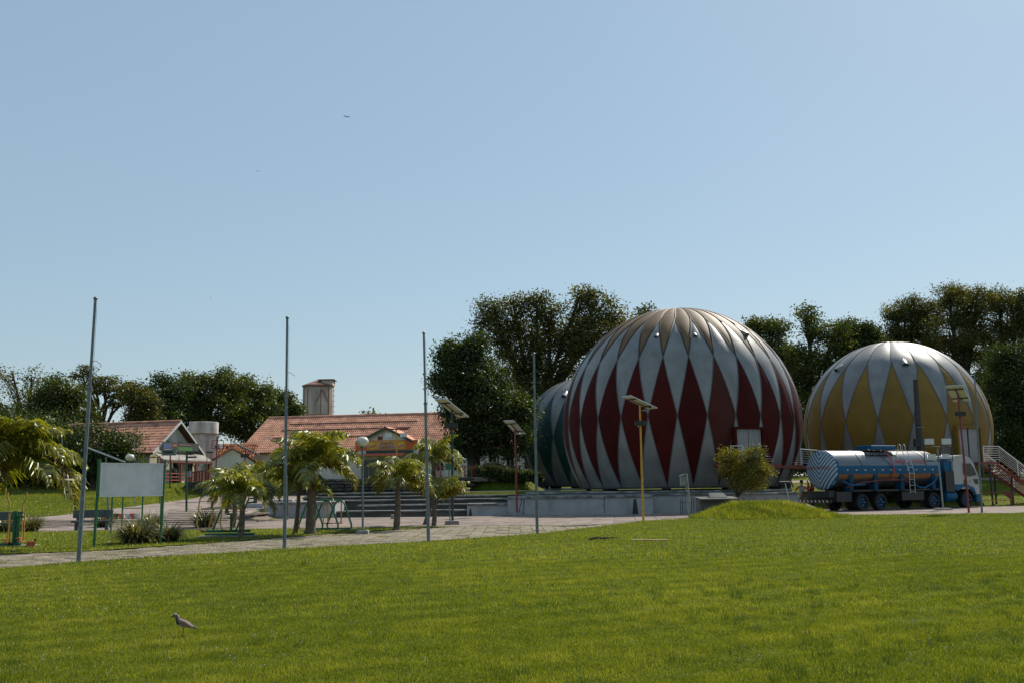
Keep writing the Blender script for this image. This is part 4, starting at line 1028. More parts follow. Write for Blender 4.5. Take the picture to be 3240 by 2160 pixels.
# ---------------------------------------------------------------- solar lamps
def solar(px, py, pcx, pcy, label, mat, az, tilt, pl, pw, Y=None, box_py=None, base=True, lamp=True, thick=.055):
    b = gr(px, py) if Y is None else at(px, py, Y)
    if Y is not None: b.z = float(H(b.x, Y))
    t = at(pcx, pcy, b.y)
    o = thing('solar_lamp', label, 'street lamp', b, 0, 'solar street lamps around the plaza'); v = t - b
    top = v - Vector((0, 0, .12))
    MB().tube([(0, 0, -.05), top * .55], thick, 10).tube([top * .55, top], thick * .8, 10).build('pole', mt[mat], o, smooth=True)
    if base: MB().box((0, 0, .09), (.62, .62, .22), bev=.03).build('footing', mt['conc'], o)
    # panel
    rot = Euler((0, 0, 0))
    d = Vector((math.sin(az) * math.cos(tilt), math.cos(az) * math.cos(tilt), -math.sin(tilt)))
    s = Vector((math.cos(az), -math.sin(az), 0)); n = s.cross(d).normalized()
    if n.z < 0: n = -n
    def slab(mb, u0, u1, v0, v1, w0, w1):
        P = [v + d * a + s * b_ + n * c for c in (w0, w1) for (a, b_) in ((u0, v0), (u1, v0), (u1, v1), (u0, v1))]
        mb.add(P, [(0, 1, 2, 3), (4, 5, 6, 7), (0, 1, 5, 4), (1, 2, 6, 5), (2, 3, 7, 6), (3, 0, 4, 7)])
    hl, hw = pl / 2, pw / 2
    mb = MB(); slab(mb, -hl + .02, hl - .02, -hw + .02, hw - .02, .0, .012); pn = mb.build('solar_panel', mt['panelback'], o)
    mb = MB(); slab(mb, -hl + .02, hl - .02, -hw + .02, hw - .02, .014, .02); mb.build('cell_face', mt['panelfront'], pn)
    mb = MB(); slab(mb, -hl, hl, -hw, -hw + .02, -.02, .024); slab(mb, -hl, hl, hw - .02, hw, -.02, .024); slab(mb, -hl, -hl + .02, -hw + .02, hw - .02, -.02, .024); slab(mb, hl - .02, hl, -hw + .02, hw - .02, -.02, .024); mb.build('panel_frame', mt['alu'], pn)
    mb = MB(); slab(mb, -hl * .62, -hl * .55, -hw, hw, -.05, -.021); slab(mb, hl * .52, hl * .59, -hw, hw, -.05, -.021); slab(mb, -hl * .6, hl * .56, -.025, .025, -.085, -.051); mb.build('bracket', mt['black'], pn)
    MB().tube([v - Vector((0, 0, .2)), v - n * .05], .03, 6).build('mount', mt['black'], o)
    MB().box(v + d * hl * .78 - n * .02, (.14, .1, .03), (0, 0, -az)).build('junction_box', mt['black'], pn)
    if box_py:
        q = at(pcx, box_py, b.y) - b; q.x = (v * (q.z / v.z)).x
        MB().box(q + Vector((0, -.08, 0)), (.52, .16, .22), bev=.02).build('battery_box', mt['black'], o)
        MB().tube([q + Vector((-.2, -.05, -.1)), q + Vector((0, 0, -.2)), q + Vector((.2, -.05, -.1))], .012, 4).build('stay', mt['black'], o)
    if lamp:
        q = v * .93
        MB().tube([q, q + Vector((.2, -.12, .02))], .02, 5).lathe([(.03, .05), (.1, .0), (.1, -.04)], 10, q + Vector((.22, -.14, 0))).build('lamp_head', mt['steel'], o)
    return o
solar(1432, 1660, 1430, 1290, 'dark green solar lamp post at the left edge of the plaza steps', 'dkgreen', R_(42), R_(27), 1.62, .68, box_py=1345, lamp=False)
solar(1636, 1632, 1629, 1351, 'red solar lamp post on a concrete footing before the stage wall', 'redp', R_(31), R_(28), 1.5, .66)
solar(2036, 1648, 2024, 1272, 'yellow solar lamp post with black box in front of the red dome', 'yellowp', R_(62), R_(20), 1.55, .72, box_py=1338, base=False)
solar(3066, 1622, 3031, 1244, 'dark red leaning solar lamp post at the right near the truck cab', 'redp', R_(38), R_(28), 1.55, .82, box_py=1308, base=False)
solar(345, 1640, 336, 1437, 'distant solar lamp seen edge on behind the blank white board', 'steel', R_(80), R_(22), 1.9, .6, Y=50, base=False, lamp=False)
solar(762, 1560, 778, 1416, 'solar lamp with black box before the left corner of the long roof', 'redp', R_(70), R_(25), 1.9, .5, Y=66, box_py=1440, base=False, lamp=False)
solar(886, 1560, 886, 1402, 'thin solar lamp in front of the long tiled roof behind the large palm', 'steel', R_(70), R_(25), 2.0, .35, Y=66, base=False, lamp=False)

# floodlight frames
def flood_frame(px, py, Y, label, w_, z0, z1, mat, n=2, z2=None, polemat=None, base=False, hang=False):
    b = at(px, py, Y); b.z = float(H(b.x, Y)); o = thing('floodlight_mast', label, 'floodlight mast', b, 0, 'floodlight masts'); 
    MB().tube([(0, 0, 0), (-.02 * z1, 0, z1)], .05, 8).build('pole', mt[polemat or mat], o)
    if base: MB().box((0, 0, .06), (.8, .7, .14), bev=.03).build('footing', mt['conc'], o)
    mb = MB(); xo = -.02 * z1
    for a, b_ in (((-w_, z0), (w_, z0)), ((-w_, z1), (w_, z1)), ((-w_, z0), (-w_, z1)), ((w_, z0), (w_, z1))): mb.tube([(a[0] + xo, -.05, a[1]), (b_[0] + xo, -.05, b_[1])], .028, 4)
    mb.build('frame', mt['black'] if mat != 'redp' else mt['redp'], o)
    def fl(x, z, s=.3, up=0):
        m_ = MB(); m_.add([(x - s, -.12, z - s * .6), (x + s, -.12, z - s * .6), (x + s, -.12, z + s * .6), (x - s, -.12, z + s * .6), (x - s * .6, .2, z - s * .35), (x + s * .6, .2, z - s * .35), (x + s * .6, .2, z + s * .35), (x - s * .6, .2, z + s * .35)], [(0, 1, 2, 3), (4, 7, 6, 5), (0, 4, 5, 1), (1, 5, 6, 2), (2, 6, 7, 3), (3, 7, 4, 0)])
        f = m_.build('floodlight', mt['alu'], o)
        MB().box2(x - s * .9, x + s * .9, -.135, -.121, z - s * .52, z + s * .52).build('lens', mt['alu'], f)
    for sg in (-1, 1):
        fl(sg * w_ * .62 + xo, z1 + (-.5 if hang else .28), .27)
        if z2: fl(sg * w_ * .5 + xo, z2, .22)
    return o
flood_frame(2984, 1604, 56.5, 'floodlight mast with four lamps in a square frame before the tanker', .78, 2.75, 3.55, 'steel', z2=3.0, polemat='postconc', base=True)
flood_frame(1256, 1520, 78, 'floodlight mast on yellow pole in front of the orange shop sign', .95, 3.9, 3.95, 'redp', polemat='yellowp', hang=True)
b = at(680, 1560, 70); b.z = float(H(b.x, 70))
o = thing('floodlight_mast', 'dark red mast with small square lamp frame right of the water tower', 'floodlight mast', b, 0, 'floodlight masts')
MB().tube([(0, 0, 0), (.05, 0, 4.0)], .05, 6).build('pole', mt['redp'], o)
mb = MB()
for a, c in (((-.3, 3.2), (.5, 3.2)), ((-.3, 3.75), (.5, 3.75)), ((-.3, 3.2), (-.3, 3.75)), ((.5, 3.2), (.5, 3.75))): mb.tube([(a[0], 0, a[1]), (c[0], 0, c[1])], .025, 4)
mb.build('frame', mt['redp'], o); MB().box((.35, -.08, 3.35), (.16, .06, .3), (0, R_(-12), 0)).build('floodlight', mt['whitepaint'], o); MB().lathe([(.05, 0), (.16, .18)], 10, (-.1, 0, 3.35), 'x').build('horn', mt['black'], o)
# dark thin masts in front of the gabled house
for px, pyb, tpy, Y, rr, lab, m_ in ((590, 1620, 1425, 56, .06, 'dark green post with black box standing before the porch', 'dkgreen'), (538, 1533, 1424, 78, .05, 'black hoop stand on the grass rise left of the porch', 'black'), (654, 1555, 1426, 72, .03, 'thin grey pole with black bracket before the water tower', 'steel'), (667, 1560, 1433, 71, .025, 'thin dark pole directly beside the water tower corner', 'black'), (566, 1525, 1375, 80, .025, 'thin antenna pole in front of the gable banner', 'steel'), (425, 1600, 1380, 60, .02, 'hair thin pole behind the blank white board', 'steel'), (505, 1590, 1440, 62, .03, 'thin red pole just right of the blank board', 'redp')):
    b = at(px, pyb, Y); b.z = float(H(b.x, Y)); t = at(px + 1, tpy, Y); o = thing('thin_pole', lab, 'pole', b); MB().tube([(0, 0, -.1), t - b], rr, 6).build('pole', mt[m_], o)
    v = t - b
    if 'box' in lab: MB().box(v + Vector((.35, 0, -.1)), (.75, .1, .14)).box(v + Vector((.3, 0, -.35)), (.5, .1, .1)).build('arm', mt['black'], o); MB().box(v * .62 + Vector((.12, 0, 0)), (.22, .12, .3)).build('meter_box', mt['steel'], o)
    if 'bracket' in lab: MB().box(v + Vector((.22, 0, -.08)), (.45, .1, .1)).build('arm', mt['black'], o)
    if 'hoop' in lab:
        MB().box(v + Vector((-.1, 0, -.15)), (1.1, .12, .45)).build('backboard', mt['greypost'], o); MB().box(v + Vector((-.15, -.08, -.12)), (.7, .02, .16)).build('slot', mt['black'], o)
# horizontal green signboard (tiny)
b = at(1424, 1655, 43.6); b.z = 0; o = thing('info_sign', 'small green slatted sign on a grey post beside the dark solar lamp', 'sign', b)
t = at(1420, 1475, 43.6) - b
MB().tube([(0, 0, 0), (t.x, 0, t.z)], .03, 6).build('post', mt['steel'], o); MB().box((t.x, -.04, t.z), (.29, .03, .26)).build('board', mt['green'], o)

# ---------------------------------------------------------------- globe lamp
def globe(px, py, cy_, label, gs=1.0, Y=None):
    b = gr(px, py) if Y is None else at(px, py, Y)
    if Y: b.z = float(H(b.x, Y))
    t = at(px - 1, cy_, b.y) - b; o = thing('globe_lamp', label, 'lamp', b, 0, 'globe lamps')
    MB().tube([(0, 0, 0), (t.x, 0, t.z - .2 * gs)], .038, 10).build('pole', mt['greypost'], o, smooth=True)
    MB().box((0, 0, .07), (.42, .42, .2), bev=.04).build('footing', mt['conc'], o)
    g1 = MB().lathe([(.225 * gs, 0), (.22 * gs, .05 * gs), (.19 * gs, .11 * gs), (.12 * gs, .165 * gs), (.02, .185 * gs)], 24, t).build('globe_top', mt['globe'], o, smooth=True)
    MB().lathe([(.10 * gs, -.17 * gs), (.17 * gs, -.13 * gs), (.215 * gs, -.06 * gs), (.225 * gs, -.004)], 24, t).build('globe_bottom', mt['globe'], o, smooth=True)
    MB().lathe([(.07 * gs, -.23 * gs), (.10 * gs, -.171 * gs)], 14, t).build('neck', mt['greypost'], o)
globe(1148, 1690, 1396, 'globe lamp on grey post standing on the grass strip between palms')
globe(412, 1560, 1446, 'small distant globe lamp beside the gabled house', 1.35, 70)

# ---------------------------------------------------------------- blank board
b = gr(297, 1733); b2 = gr(507, 1721); ang = math.atan2(b2.y - b.y, b2.x - b.x); L = (b2 - b).length
o = thing('notice_board', 'blank weathered white board held between two green posts', 'board', b, ang)
for x, tl in ((0, .05), (L, .06)): MB().tube([(x, 0, -.05), (x + tl, 0, 2.58)], .042, 10).build('post', mt['green'], o, smooth=True); MB().lathe([(.05, 0), (.05, .03)], 10, (x + tl, 0, 2.58)).build('post_cap', mt['green'], o)
MB().box2(.11, L - .05, -.03, .0, 1.53, 2.46).build('panel', mt['board'], o)
mb = MB(); mb.box2(.07, L, -.045, .012, 2.461, 2.50); mb.box2(.07, L, -.045, .012, 1.49, 1.529); mb.box2(.07, .109, -.045, .012, 1.531, 2.459); mb.box2(L - .049, L - .01, -.045, .012, 1.531, 2.459); mb.build('panel_frame', mt['whitepaint'], o)
# exercise ladder behind
b = gr(384, 1690); o = thing('exercise_bars', 'green exercise ladder bars standing behind the white board', 'exercise bars', b, R_(4))
for x in (-.4, .0, .75, 1.45): MB().tube([(x, 0, -.05), (x, 0, 2.0)], .03, 8).build('post', mt['green'], o)
for z in (.5, 1.0, 1.5): MB().tube([(.02, 0, z), (.73, 0, z)], .018, 6).build('rung', mt['green'], o)

# ---------------------------------------------------------------- benches
def bench(px, py, rz, label):
    b = gr(px, py); o = thing('park_bench', label, 'bench', b, rz, 'dark concrete benches facing the plaza')
    MB().box((.75, .1, .42), (1.6, .42, .07), bev=.015).build('seat', mt['bench'], o)
    MB().box((.75, .34, .72), (1.6, .06, .34), (R_(-12), 0, 0), bev=.015).build('backrest', mt['bench'], o)
    for x in (.15, 1.35):
        mb = MB(); mb.extrude([(x - .06, -.05, 0), (x - .06, .3, 0), (x - .06, .42, .6), (x - .06, .34, .62), (x - .06, .25, .4), (x - .06, -.1, .4)], (.12, 0, 0)); mb.build('leg', mt['bench'], o)
mt['bench'] = M('dark_bench_concrete', (.075, .085, .085), .8, var=.3, vs=6, bump=.3)
bench(228, 1680, R_(14), 'dark bench with backrest on the grass behind the first flagpole')
bench(-70, 1690, R_(6), 'dark bench half hidden at the left picture edge behind the exercise machine')
bench(872, 1612, R_(0), 'small dark bench by the low wall behind the thin palm')

# ---------------------------------------------------------------- exercise machines
b = gr(45, 1732); b.z = .05
o = thing('exercise_machine', 'green double walker machine with tan swing legs at the left edge', 'exercise machine', b, R_(2))
MB().tube([(-1.2, 0, .06), (.2, 0, .06)], .055, 8).build('base_bar', mt['green'], o); MB().box((.15, 0, .01), (1.0, .5, .05)).build('foot_slab', mt['conc'], o)
for x, h_ in ((-.02, 1.05), (.08, .93)): MB().tube([(x, 0, 0), (x, 0, h_)], .055, 10).build('post', mt['green'], o)
mb = MB(); mb.tube([(-.2, -.03, 1.0), (.22, -.03, 1.0)], .022, 6); mb.tube([(-.1, -.1, .88), (.3, -.1, .88)], .022, 6); mb.build('axle', mt['green'], o)
for x, y, z1, top in ((-.21, 0, .2, 1), (-.12, -.1, .12, 0), (.19, 0, .24, 1), (.3, -.1, .15, 0)):
    pts = [(x, y, z1), (x, y, 1.0)]
    if top: pts += [(x, y, 1.25), (x + (.08 if x > 0 else -.07), y, 1.45), (x + (.09 if x > 0 else -.08), y, 1.62)]
    leg = MB().tube(pts, .021, 6).build('swing_leg', mt['tanp'], o)
    if top: MB().tube([pts[-1], (pts[-1][0], pts[-1][1], pts[-1][2] + .13)], .028, 6).build('grip', mt['black'], leg)
    MB().box((x - .02, y - .08, z1), (.12, .28, .035)).build('foot_plate', mt['redwood2'], leg)
b = gr(96, 1733); b.z = .05; o = thing('debris', 'broken pale red tile and dark stump beside the walker machine', 'debris', b)
MB().extrude([(-.13, -.05, .0), (.05, -.08, .0), (.1, .03, .0), (.0, .06, .0)], (.05, 0, .16)).build('shard', mt['awning'], o); MB().tube([(.0, .2, 0), (.04, .2, .22)], .03, 6).build('stump', mt['black'], o)

b = gr(720, 1702); b.z = .05
o = thing('exercise_machine', 'green and tan twin rower machine on the grass left of the small palm', 'exercise machine', b, R_(1))
MB().box((0, 0, .02), (2.1, .45, .05)).build('foot_slab', mt['conc'], o)
mb = MB(); mb.tube([(-.75, -.1, .1), (.95, -.1, .1)], .04, 8); mb.tube([(-.95, .1, .2), (.75, .1, .2)], .045, 8); mb.build('base_bar', mt['green'], o)
for x in (-.55, .25):
    MB().tube([(x, .1, .2), (x + .35, .1, 1.12), (x + .42, .1, 1.3), (x + .6, .1, 1.3), (x + .62, .1, 1.18), (x + .4, .1, 1.15)], .032, 8).build('slanted_post', mt['green'], o)
    MB().tube([(x - .42, .0, 1.3), (x - .45, 0, 1.2), (x - .52, 0, .45), (x - .45, 0, .25), (x - .2, 0, .22), (x - .1, 0, .3), (x + .05, 0, 1.0)], .024, 6).build('swing_arm', mt['tanp'], o)
    MB().tube([(x - .36, 0, .95), (x + .1, 0, .97)], .024, 6).build('crossbar', mt['tanp'], o)
MB().tube([(.1, 0, .2), (.1, 0, .75)], .035, 8).box((.12, 0, .77), (.32, .3, .04)).build('stool', mt['green'], o)

b = gr(1045, 1679); b.z = .05
o = thing('exercise_machine', 'green zigzag tube walker machine beside the largest palm trunk', 'exercise machine', b, R_(0))
MB().box((.0, 0, .0), (2.2, .5, .05)).build('foot_slab', mt['conc'], o)
def loop(x0, y, top):
    pts = [(x0 - .28, y, .9), (x0 - .22, y, 1.08), (x0 - .1, y, 1.14), (x0 + .02, y, 1.08), (x0 + .1, y, .9), (x0 + .36, y, .25), (x0 + .36, y, .1), (x0 + .27, y, .04), (x0 + .0, y, .04)]
    return pts
for k, x0 in enumerate((-.62, -.02, .5)):
    MB().tube([(x0 - .62, .16, .05), (x0 - .66, .16, .18), (x0 - .38, .16, .95), (x0 - .3, .16, 1.08), (x0 - .15, .1, 1.13), (x0, -.12, 1.1), (x0 + .08, -.16, .98), (x0 + .35, -.16, .2), (x0 + .34, -.16, .08), (x0 + .25, -.12, .04)], .036, 8).build('zigzag_tube', mt['green'], o, smooth=True)
MB().tube([(-.9, .16, .05), (-.2, -.1, .05), (.75, -.1, .05)], .036, 8).tube([(-.9, .0, 1.16), (.35, .0, 1.16)], .03, 8).build('frame_bar', mt['green'], o, smooth=True)
for x in (-.28, -.1, .42):
    lg = MB().tube([(x, 0, 1.15), (x, 0, .28)], .026, 8).build('swing_leg', mt['tanp'], o); MB().box((x + (.08 if x < .2 else -.1), 0, .26), (.3, .16, .04)).build('foot_plate', mt['redwood2'], lg)

# ---------------------------------------------------------------- small things near the stage
b = gr(2184, 1637); o = thing('meter_post', 'leaning concrete post with electricity meter box before the red dome', 'post', b)
MB().tube([(0, 0, -.1), (-.14, 0, 2.15)], .085, 8).build('post', mt['postconc'], o)
MB().box((-.3, -.05, 1.8), (.28, .2, .5), bev=.02).box((-.28, -.05, 2.09), (.36, .3, .05), (0, R_(-12), 0)).build('meter_box', mt['postconc'], o)
MB().tube([(-.3, -.05, 1.5), (-.28, -.05, 1.3), (-.1, -.08, 1.15)], .02, 5).build('conduit', mt['black'], o)
v0 = at(2225, 1600, 49.5); v0.z = 0
o = thing('utility_vault', 'dark concrete utility box with slanted lid sunk behind the grass mound', 'utility box', v0)
MB().box((.65, .6, .45), (1.6, 1.2, .9), bev=.02).build('vault', mt['step'], o); MB().box((.75, .4, .93), (1.9, 1.6, .07), (R_(3), 0, 0)).build('slab', mt['step'], o)
MB().extrude([(.35, .1, .97), (1.25, .1, .97), (1.15, .7, 1.2), (.45, .7, 1.2)], (0, .3, .0)).build('hatch', mt['step'], o)
def rack(px, py, n, label, mat):
    b = at(px, py, 56.2); b.z = 0; b.y = 55.9; o = thing('bike_rack', label, 'bicycle rack', b, 0, 'hoop bicycle racks before the stage wall')
    for i in range(n):
        x = i * .62; MB().tube([(x, 0, 0), (x, 0, .78), (x + .03, 0, .83), (x + .09, 0, .83), (x + .12, 0, .78), (x + .12, 0, 0)], .018, 6).build('hoop', mt[mat], o)
    MB().tube([(0, 0, .65), ((n - 1) * .62 + .12, 0, .65)], .014, 5).build('rail', mt[mat], o)
rack(2150, 1600, 4, 'dark hoop bicycle rack left of the small round tree', 'black')
rack(2345, 1600, 4, 'dark red hoop bicycle rack right of the small round tree', 'redp')
# leaning lamp post before the yellow dome
b = at(2922, 1560, 64.0); b.z = 0; t = at(2896, 1200, 64.0) - b
o = thing('utility_pole', 'dark tapering concrete utility pole leaning before the yellow dome', 'utility pole', b)
MB().tube([(0, 0, -.1), t * .5, t], [.27, .22, .15], 8).build('pole', M('dark_pole', (.05, .045, .042), .8, var=.3), o)
for f in (.32, .39, .62): MB().tube([t * f - Vector((.0, 0, .03)), t * f + Vector((0, 0, .03))], .26, 10).build('strap', mt['steel'], o)
MB().box(t * .5 + Vector((-.25, -.1, 0)), (.3, .25, .5)).build('breaker_box', mt['black'], o)
# pipe stick leaning near the end of wall
b = at(2495, 1580, 57); b.z = 0; o = thing('white_pipe', 'thin white pipe leaning against the stage wall near the man', 'pipe', b); MB().tube([(.15, 0, 0), (-.1, .15, 1.6)], .025, 5).build('pipe', mt['whitepaint'], o)
b = at(2505, 1545, 58.8); o = thing('pump_motor', 'dark pump motor with hoses standing on the stage wall corner', 'pump', (b.x - .35, 58.9, 1.28))
MB().lathe([(.2, -.35), (.22, -.3), (.22, .25), (.12, .33)], 14, (0, 0, .25), 'x').build('motor', mt['rubber'], o); MB().box((0, 0, .06), (.6, .3, .1)).build('mount', mt['dkgreen'], o); MB().tube([(.2, 0, .4), (.35, 0, .5), (.45, -.1, .1)], .04, 6).build('hose', mt['black'], o)
b = gr(1895, 1714); b.z = .06; o = thing('fallen_branch', 'small dark fallen branch lying on the front lawn', 'branch', b)
mb = MB()
random.seed(8)
for k in range(9):
    x = random.uniform(-.35, .35); mb.tube([(x, random.uniform(-.1, .1), .03), (x + random.uniform(.1, .3), random.uniform(-.1, .1), .08), (x + random.uniform(.3, .5), random.uniform(-.1, .1), .05)], random.uniform(.008, .02), 5)
mb.build('twigs', mt['twig'], o)
b = gr(2056, 1719); b.z = .05; o = thing('plank', 'pale thin wooden plank lying flat on the front lawn', 'plank', b, R_(2)); MB().box((0, 0, .06), (1.05, .07, .03), (R_(4), R_(1), 0), bev=.005).build('board', mt['plank'], o)
b = gr(1243, 1642); o = thing('litter_bin', 'small grey block bin on the plaza behind the middle palm', 'bin', b); MB().box((0, 0, .13), (.2, .2, .27), bev=.02).build('body', mt['conc'], o)
b = at(386, 1612, 52); b.z = float(H(b.x, 52)); o = thing('flower_pots', 'cluster of red and white pots at the edge of the left lawn', 'pots', b)
for x, c_ in ((0, 'awning'), (.35, 'whitepaint'), (.6, 'awning'), (.8, 'whitepaint'), (-.3, 'dkgreen')): MB().lathe([(.1, 0), (.16, .28), (.13, .28)], 10, (x, random.uniform(-.1, .1), 0)).build('pot', mt[c_], o)
# ---------------------------------------------------------------- tanker truck
tp = Vector((19.7, 56.9, 0)); TY = R_(27)
T_ = thing('tanker_truck', 'blue and silver water tanker truck with white cab parked before the domes', 'truck', tp, TY)
# local: x forward, y=0 near side wheel face, far side y=2.45, z up
mt['tank'] = M('polished_tank', (.15, .16, .168), .28, metal=.75, var=.12, vs=2)
mt['blue'] = M('truck_blue', (.003, .085, .18), .5, var=.12, vs=4, spec=.25)
mt['rim_blue'] = M('rim_blue', (.003, .05, .10), .6, var=.2, spec=.2)
mt['cabwhite'] = M('cab_white', (.36, .36, .355), .3, var=.06, vs=4)
mt['redtext'] = M('red_lettering', (.55, .04, .02), .5)
mt['amber_refl'] = M('painted_reflection', (.2, .10, .045), .35, metal=.5, var=.2)  # amber tone paints the ground's reflection on the tank
YC, ZC, RY, RZt = 1.22, 2.32, 1.2, 1.12
x0, x1 = -1.75, 6.55
def ell(a, s=1.0): return (YC - math.cos(a) * RY * s, ZC + math.sin(a) * RZt * s)
n = 48
def tankband(name, mat, a0, a1, xa, xb, s=1.0, k=12, par=None, thick=0):
    mb = MB(); b = 0
    for x in (xa, xb):
        for i in range(k + 1):
            y, z = ell(a0 + (a1 - a0) * i / k, s); mb.v.append((x, y, z))
    for i in range(k): mb.f.append((i, i + 1, k + 2 + i, k + 1 + i)); mb.m.append(0)
    return mb.build(name, mat, par or T_, smooth=True)
mb = MB()
prof = [(x0 - .0, 1.0), (x1 - .25, 1.0), (x1 - .1, .96), (x1, .8), (x1 + .08, .4)]
for x, s in prof:
    for i in range(n): y, z = ell(2 * math.pi * i / n, s); mb.v.append((x, y, z))
for j in range(len(prof) - 1):
    for i in range(n): mb.f.append((j * n + i, j * n + (i + 1) % n, (j + 1) * n + (i + 1) % n, (j + 1) * n + i)); mb.m.append(0)
mb.f.append(tuple((len(prof) - 1) * n + i for i in range(n))); mb.m.append(0)
mb.build('tank', mt['tank'], T_, smooth=True)
tankband('blue_band', mt['blue'], R_(-12), R_(12), x0 + .0, x1 - .25, 1.006)
tankband('painted_reflection', mt['amber_refl'], R_(-29), R_(-12.5), x0 + .1, x1 - .25, 1.004)  # strip coloured like the ground mirrored in the lower tank side
for x in (.1, 5.3): tankband('tank_strap', mt['steel'], R_(12.5), R_(170), x, x + .1, 1.02, 30)
for i in range(11):
    x = -1.1 + i * .68
    for dx, mm in ((0, mt['whitepaint']), (.12, mt['redp'])): tankband('reflector', mm, R_(-2), R_(1), x + dx, x + dx + .11, 1.014, 2)
# rear disc with chevrons (printed bands)
m, nt_, b_ = newmat('chevron_print'); tc = N(nt_, 'ShaderNodeTexCoord'); sx = N(nt_, 'ShaderNodeSeparateXYZ'); nt_.links.new(tc.outputs['Object'], sx.inputs[0])
def mth(nt, op, a, b=None):
    k = N(nt, 'ShaderNodeMath', operation=op)
    for i, x in enumerate((a, b)):
        if x is None: continue
        if isinstance(x, bpy.types.NodeSocket): nt.links.new(x, k.inputs[i])
        else: k.inputs[i].default_value = x
    return k.outputs[0]
yy = mth(nt_, 'ABSOLUTE', mth(nt_, 'SUBTRACT', sx.outputs['Y'], YC)); vv = mth(nt_, 'SUBTRACT', sx.outputs['Z'], mth(nt_, 'MULTIPLY', yy, 1.05))
ff = mth(nt_, 'LESS_THAN', mth(nt_, 'FRACT', mth(nt_, 'MULTIPLY', vv, 3.7)), .5)
nt_.links.new(mixc(nt_, ff, (.005, .12, .24), (.40, .41, .41)), b_.inputs['Base Color']); b_.inputs['Roughness'].default_value = .4
mb = MB(); pr = [(x0 - .002, 1.0), (x0 - .1, .97), (x0 - .2, .75), (x0 - .26, .4), (x0 - .28, .02)]
for x, s in pr:
    for i in range(n): y, z = ell(2 * math.pi * i / n, s); mb.v.append((x, y, z))
for j in range(len(pr) - 1):
    for i in range(n): mb.f.append((j * n + i, j * n + (i + 1) % n, (j + 1) * n + (i + 1) % n, (j + 1) * n + i)); mb.m.append(0)
mb.f.append(tuple(4 * n + i for i in range(n))); mb.m.append(0)
mb.build('rear_disc', m, T_, smooth=True)
tankband('rear_rim', mt['blue'], 0, 2 * math.pi, x0 - .03, x0 + .1, 1.012, 48)
# lettering on the curved side
def wrap_text(s, size, xc, a_c, mat):
    vs, fs = text_data(s, size, .0); mb = MB(); P = []
    for v in vs:
        a = a_c + v.y / RZt; y, z = ell(a, 1.012); P.append((xc + v.x * 1.0, y, z))
    mb.add(P, fs); return mb.build('lettering', mat, T_)
wrap_text('ÁGUA POTÁVEL', .34, 4.1, R_(24), mt['redtext'])
vs, fs = text_data('ÁGUA POTÁVEL', .24, .004); MB().add([(x0 - .30, YC - v.x, 2.45 + v.y) for v in vs], fs).build('rear_lettering', mt['redtext'], T_)
# manhole platform on top
MB().box((2.3, YC - .25, 3.60), (2.0, 1.15, .26), bev=.03).build('manhole_guard', mt['blue'], T_)
mb = MB()
for x in (1.35, 1.9, 2.7, 3.25): mb.tube([(x, .25, 3.42), (x, .45, 3.1)], .02, 4)
mb.tube([(.9, .3, 3.45), (3.6, .3, 3.45)], .022, 4); mb.tube([(.9, .3, 3.45), (.9, 1.0, 3.45)], .02, 4); mb.build('top_rail', mt['black'], T_)
tankband('walkway', M('walkway_grey', (.16, .17, .17), .6), R_(48), R_(62), .95, 3.3, 1.03, 4)
mb = MB()
for x in (3.55, 3.92): mb.tube([(x, .3, 3.42), (x, .3, 3.72), (x, .38, 3.8), (x, .5, 3.72), (x, .5, 3.4)], .022, 5)
mb.build('grab_rail', mt['alu'], T_)
mb = MB(); 
lad = [(-.12, .95), (-.14, 2.2), (.12, 3.1), (.3, 3.45)]
for x in (3.6, 4.0): mb.tube([(x, y - .02, z) for y, z in lad], .02, 5)
mb.build('ladder_rail', mt['alu'], T_)
for z in (1.05, 1.4, 1.75, 2.1, 2.45, 2.8, 3.1):
    y = np.interp(z, [.95, 2.2, 3.1, 3.45], [-.12, -.14, .12, .3]); MB().tube([(3.6, y - .02, z), (4.0, y - .02, z)], .016, 5).build('ladder_rung', mt['alu'], T_)
hose = MB().tube([(2.3, .4, 3.4), (2.35, .12, 3.1), (2.5, -.03, 2.7), (2.5, -.06, 2.1), (2.4, .0, 1.75)], .035, 6).build('red_hose', mt['redtext'], T_, smooth=True)
MB().tube([(-1.2, -.02, 1.35), (.0, .0, 1.6), (1.6, -.02, 1.72), (3.3, -.04, 1.72), (3.5, -.04, 1.6)], .04, 6).build('red_hose', M('dull_red_hose', (.13, .02, .02), .5), T_, smooth=True)
MB().tube([(3.9, -.05, 1.6), (4.4, -.05, 1.3), (4.9, -.05, 1.25), (5.6, -.05, 1.5), (6.1, -.03, 1.9)], .05, 6).build('blue_hose', mt['blue'], T_, smooth=True)
MB().tube([(-1.5, -.02, 1.7), (-.9, -.04, 1.45), (.2, -.03, 1.5)], .05, 6).build('blue_hose', mt['blue'], T_, smooth=True)
# cradle brackets
for x in (-.9, 1.0, 3.1, 5.7): 
    MB().extrude([(x, .05, 1.15), (x, .5, 1.0), (x, .5, 1.9), (x, .02, 2.05)], (.28, .0, 0)).build('tank_bracket', mt['rim_blue'], T_)
# chassis
MB().box2(-2.3, 8.6, .75, .95, .85, 1.08).box2(-2.3, 8.6, 1.5, 1.7, .85, 1.08).build('chassis_rail', mt['black'], T_)
MB().box2(-.6, 6.6, .15, 2.3, 1.10, 1.2).build('subframe', mt['black'], T_)
MB().box2(3.2, 5.0, .1, .75, .55, 1.05).build('tool_box', mt['black'], T_); MB().box2(-1.9, -.75, .1, 2.3, .55, 1.1).build('rear_locker', mt['black'], T_)
MB().lathe([(.3, -.45), (.32, -.4), (.32, .4), (.3, .45)], 18, (7.35, .35, .72), 'x').build('fuel_tank', mt['blue'], T_, smooth=True)
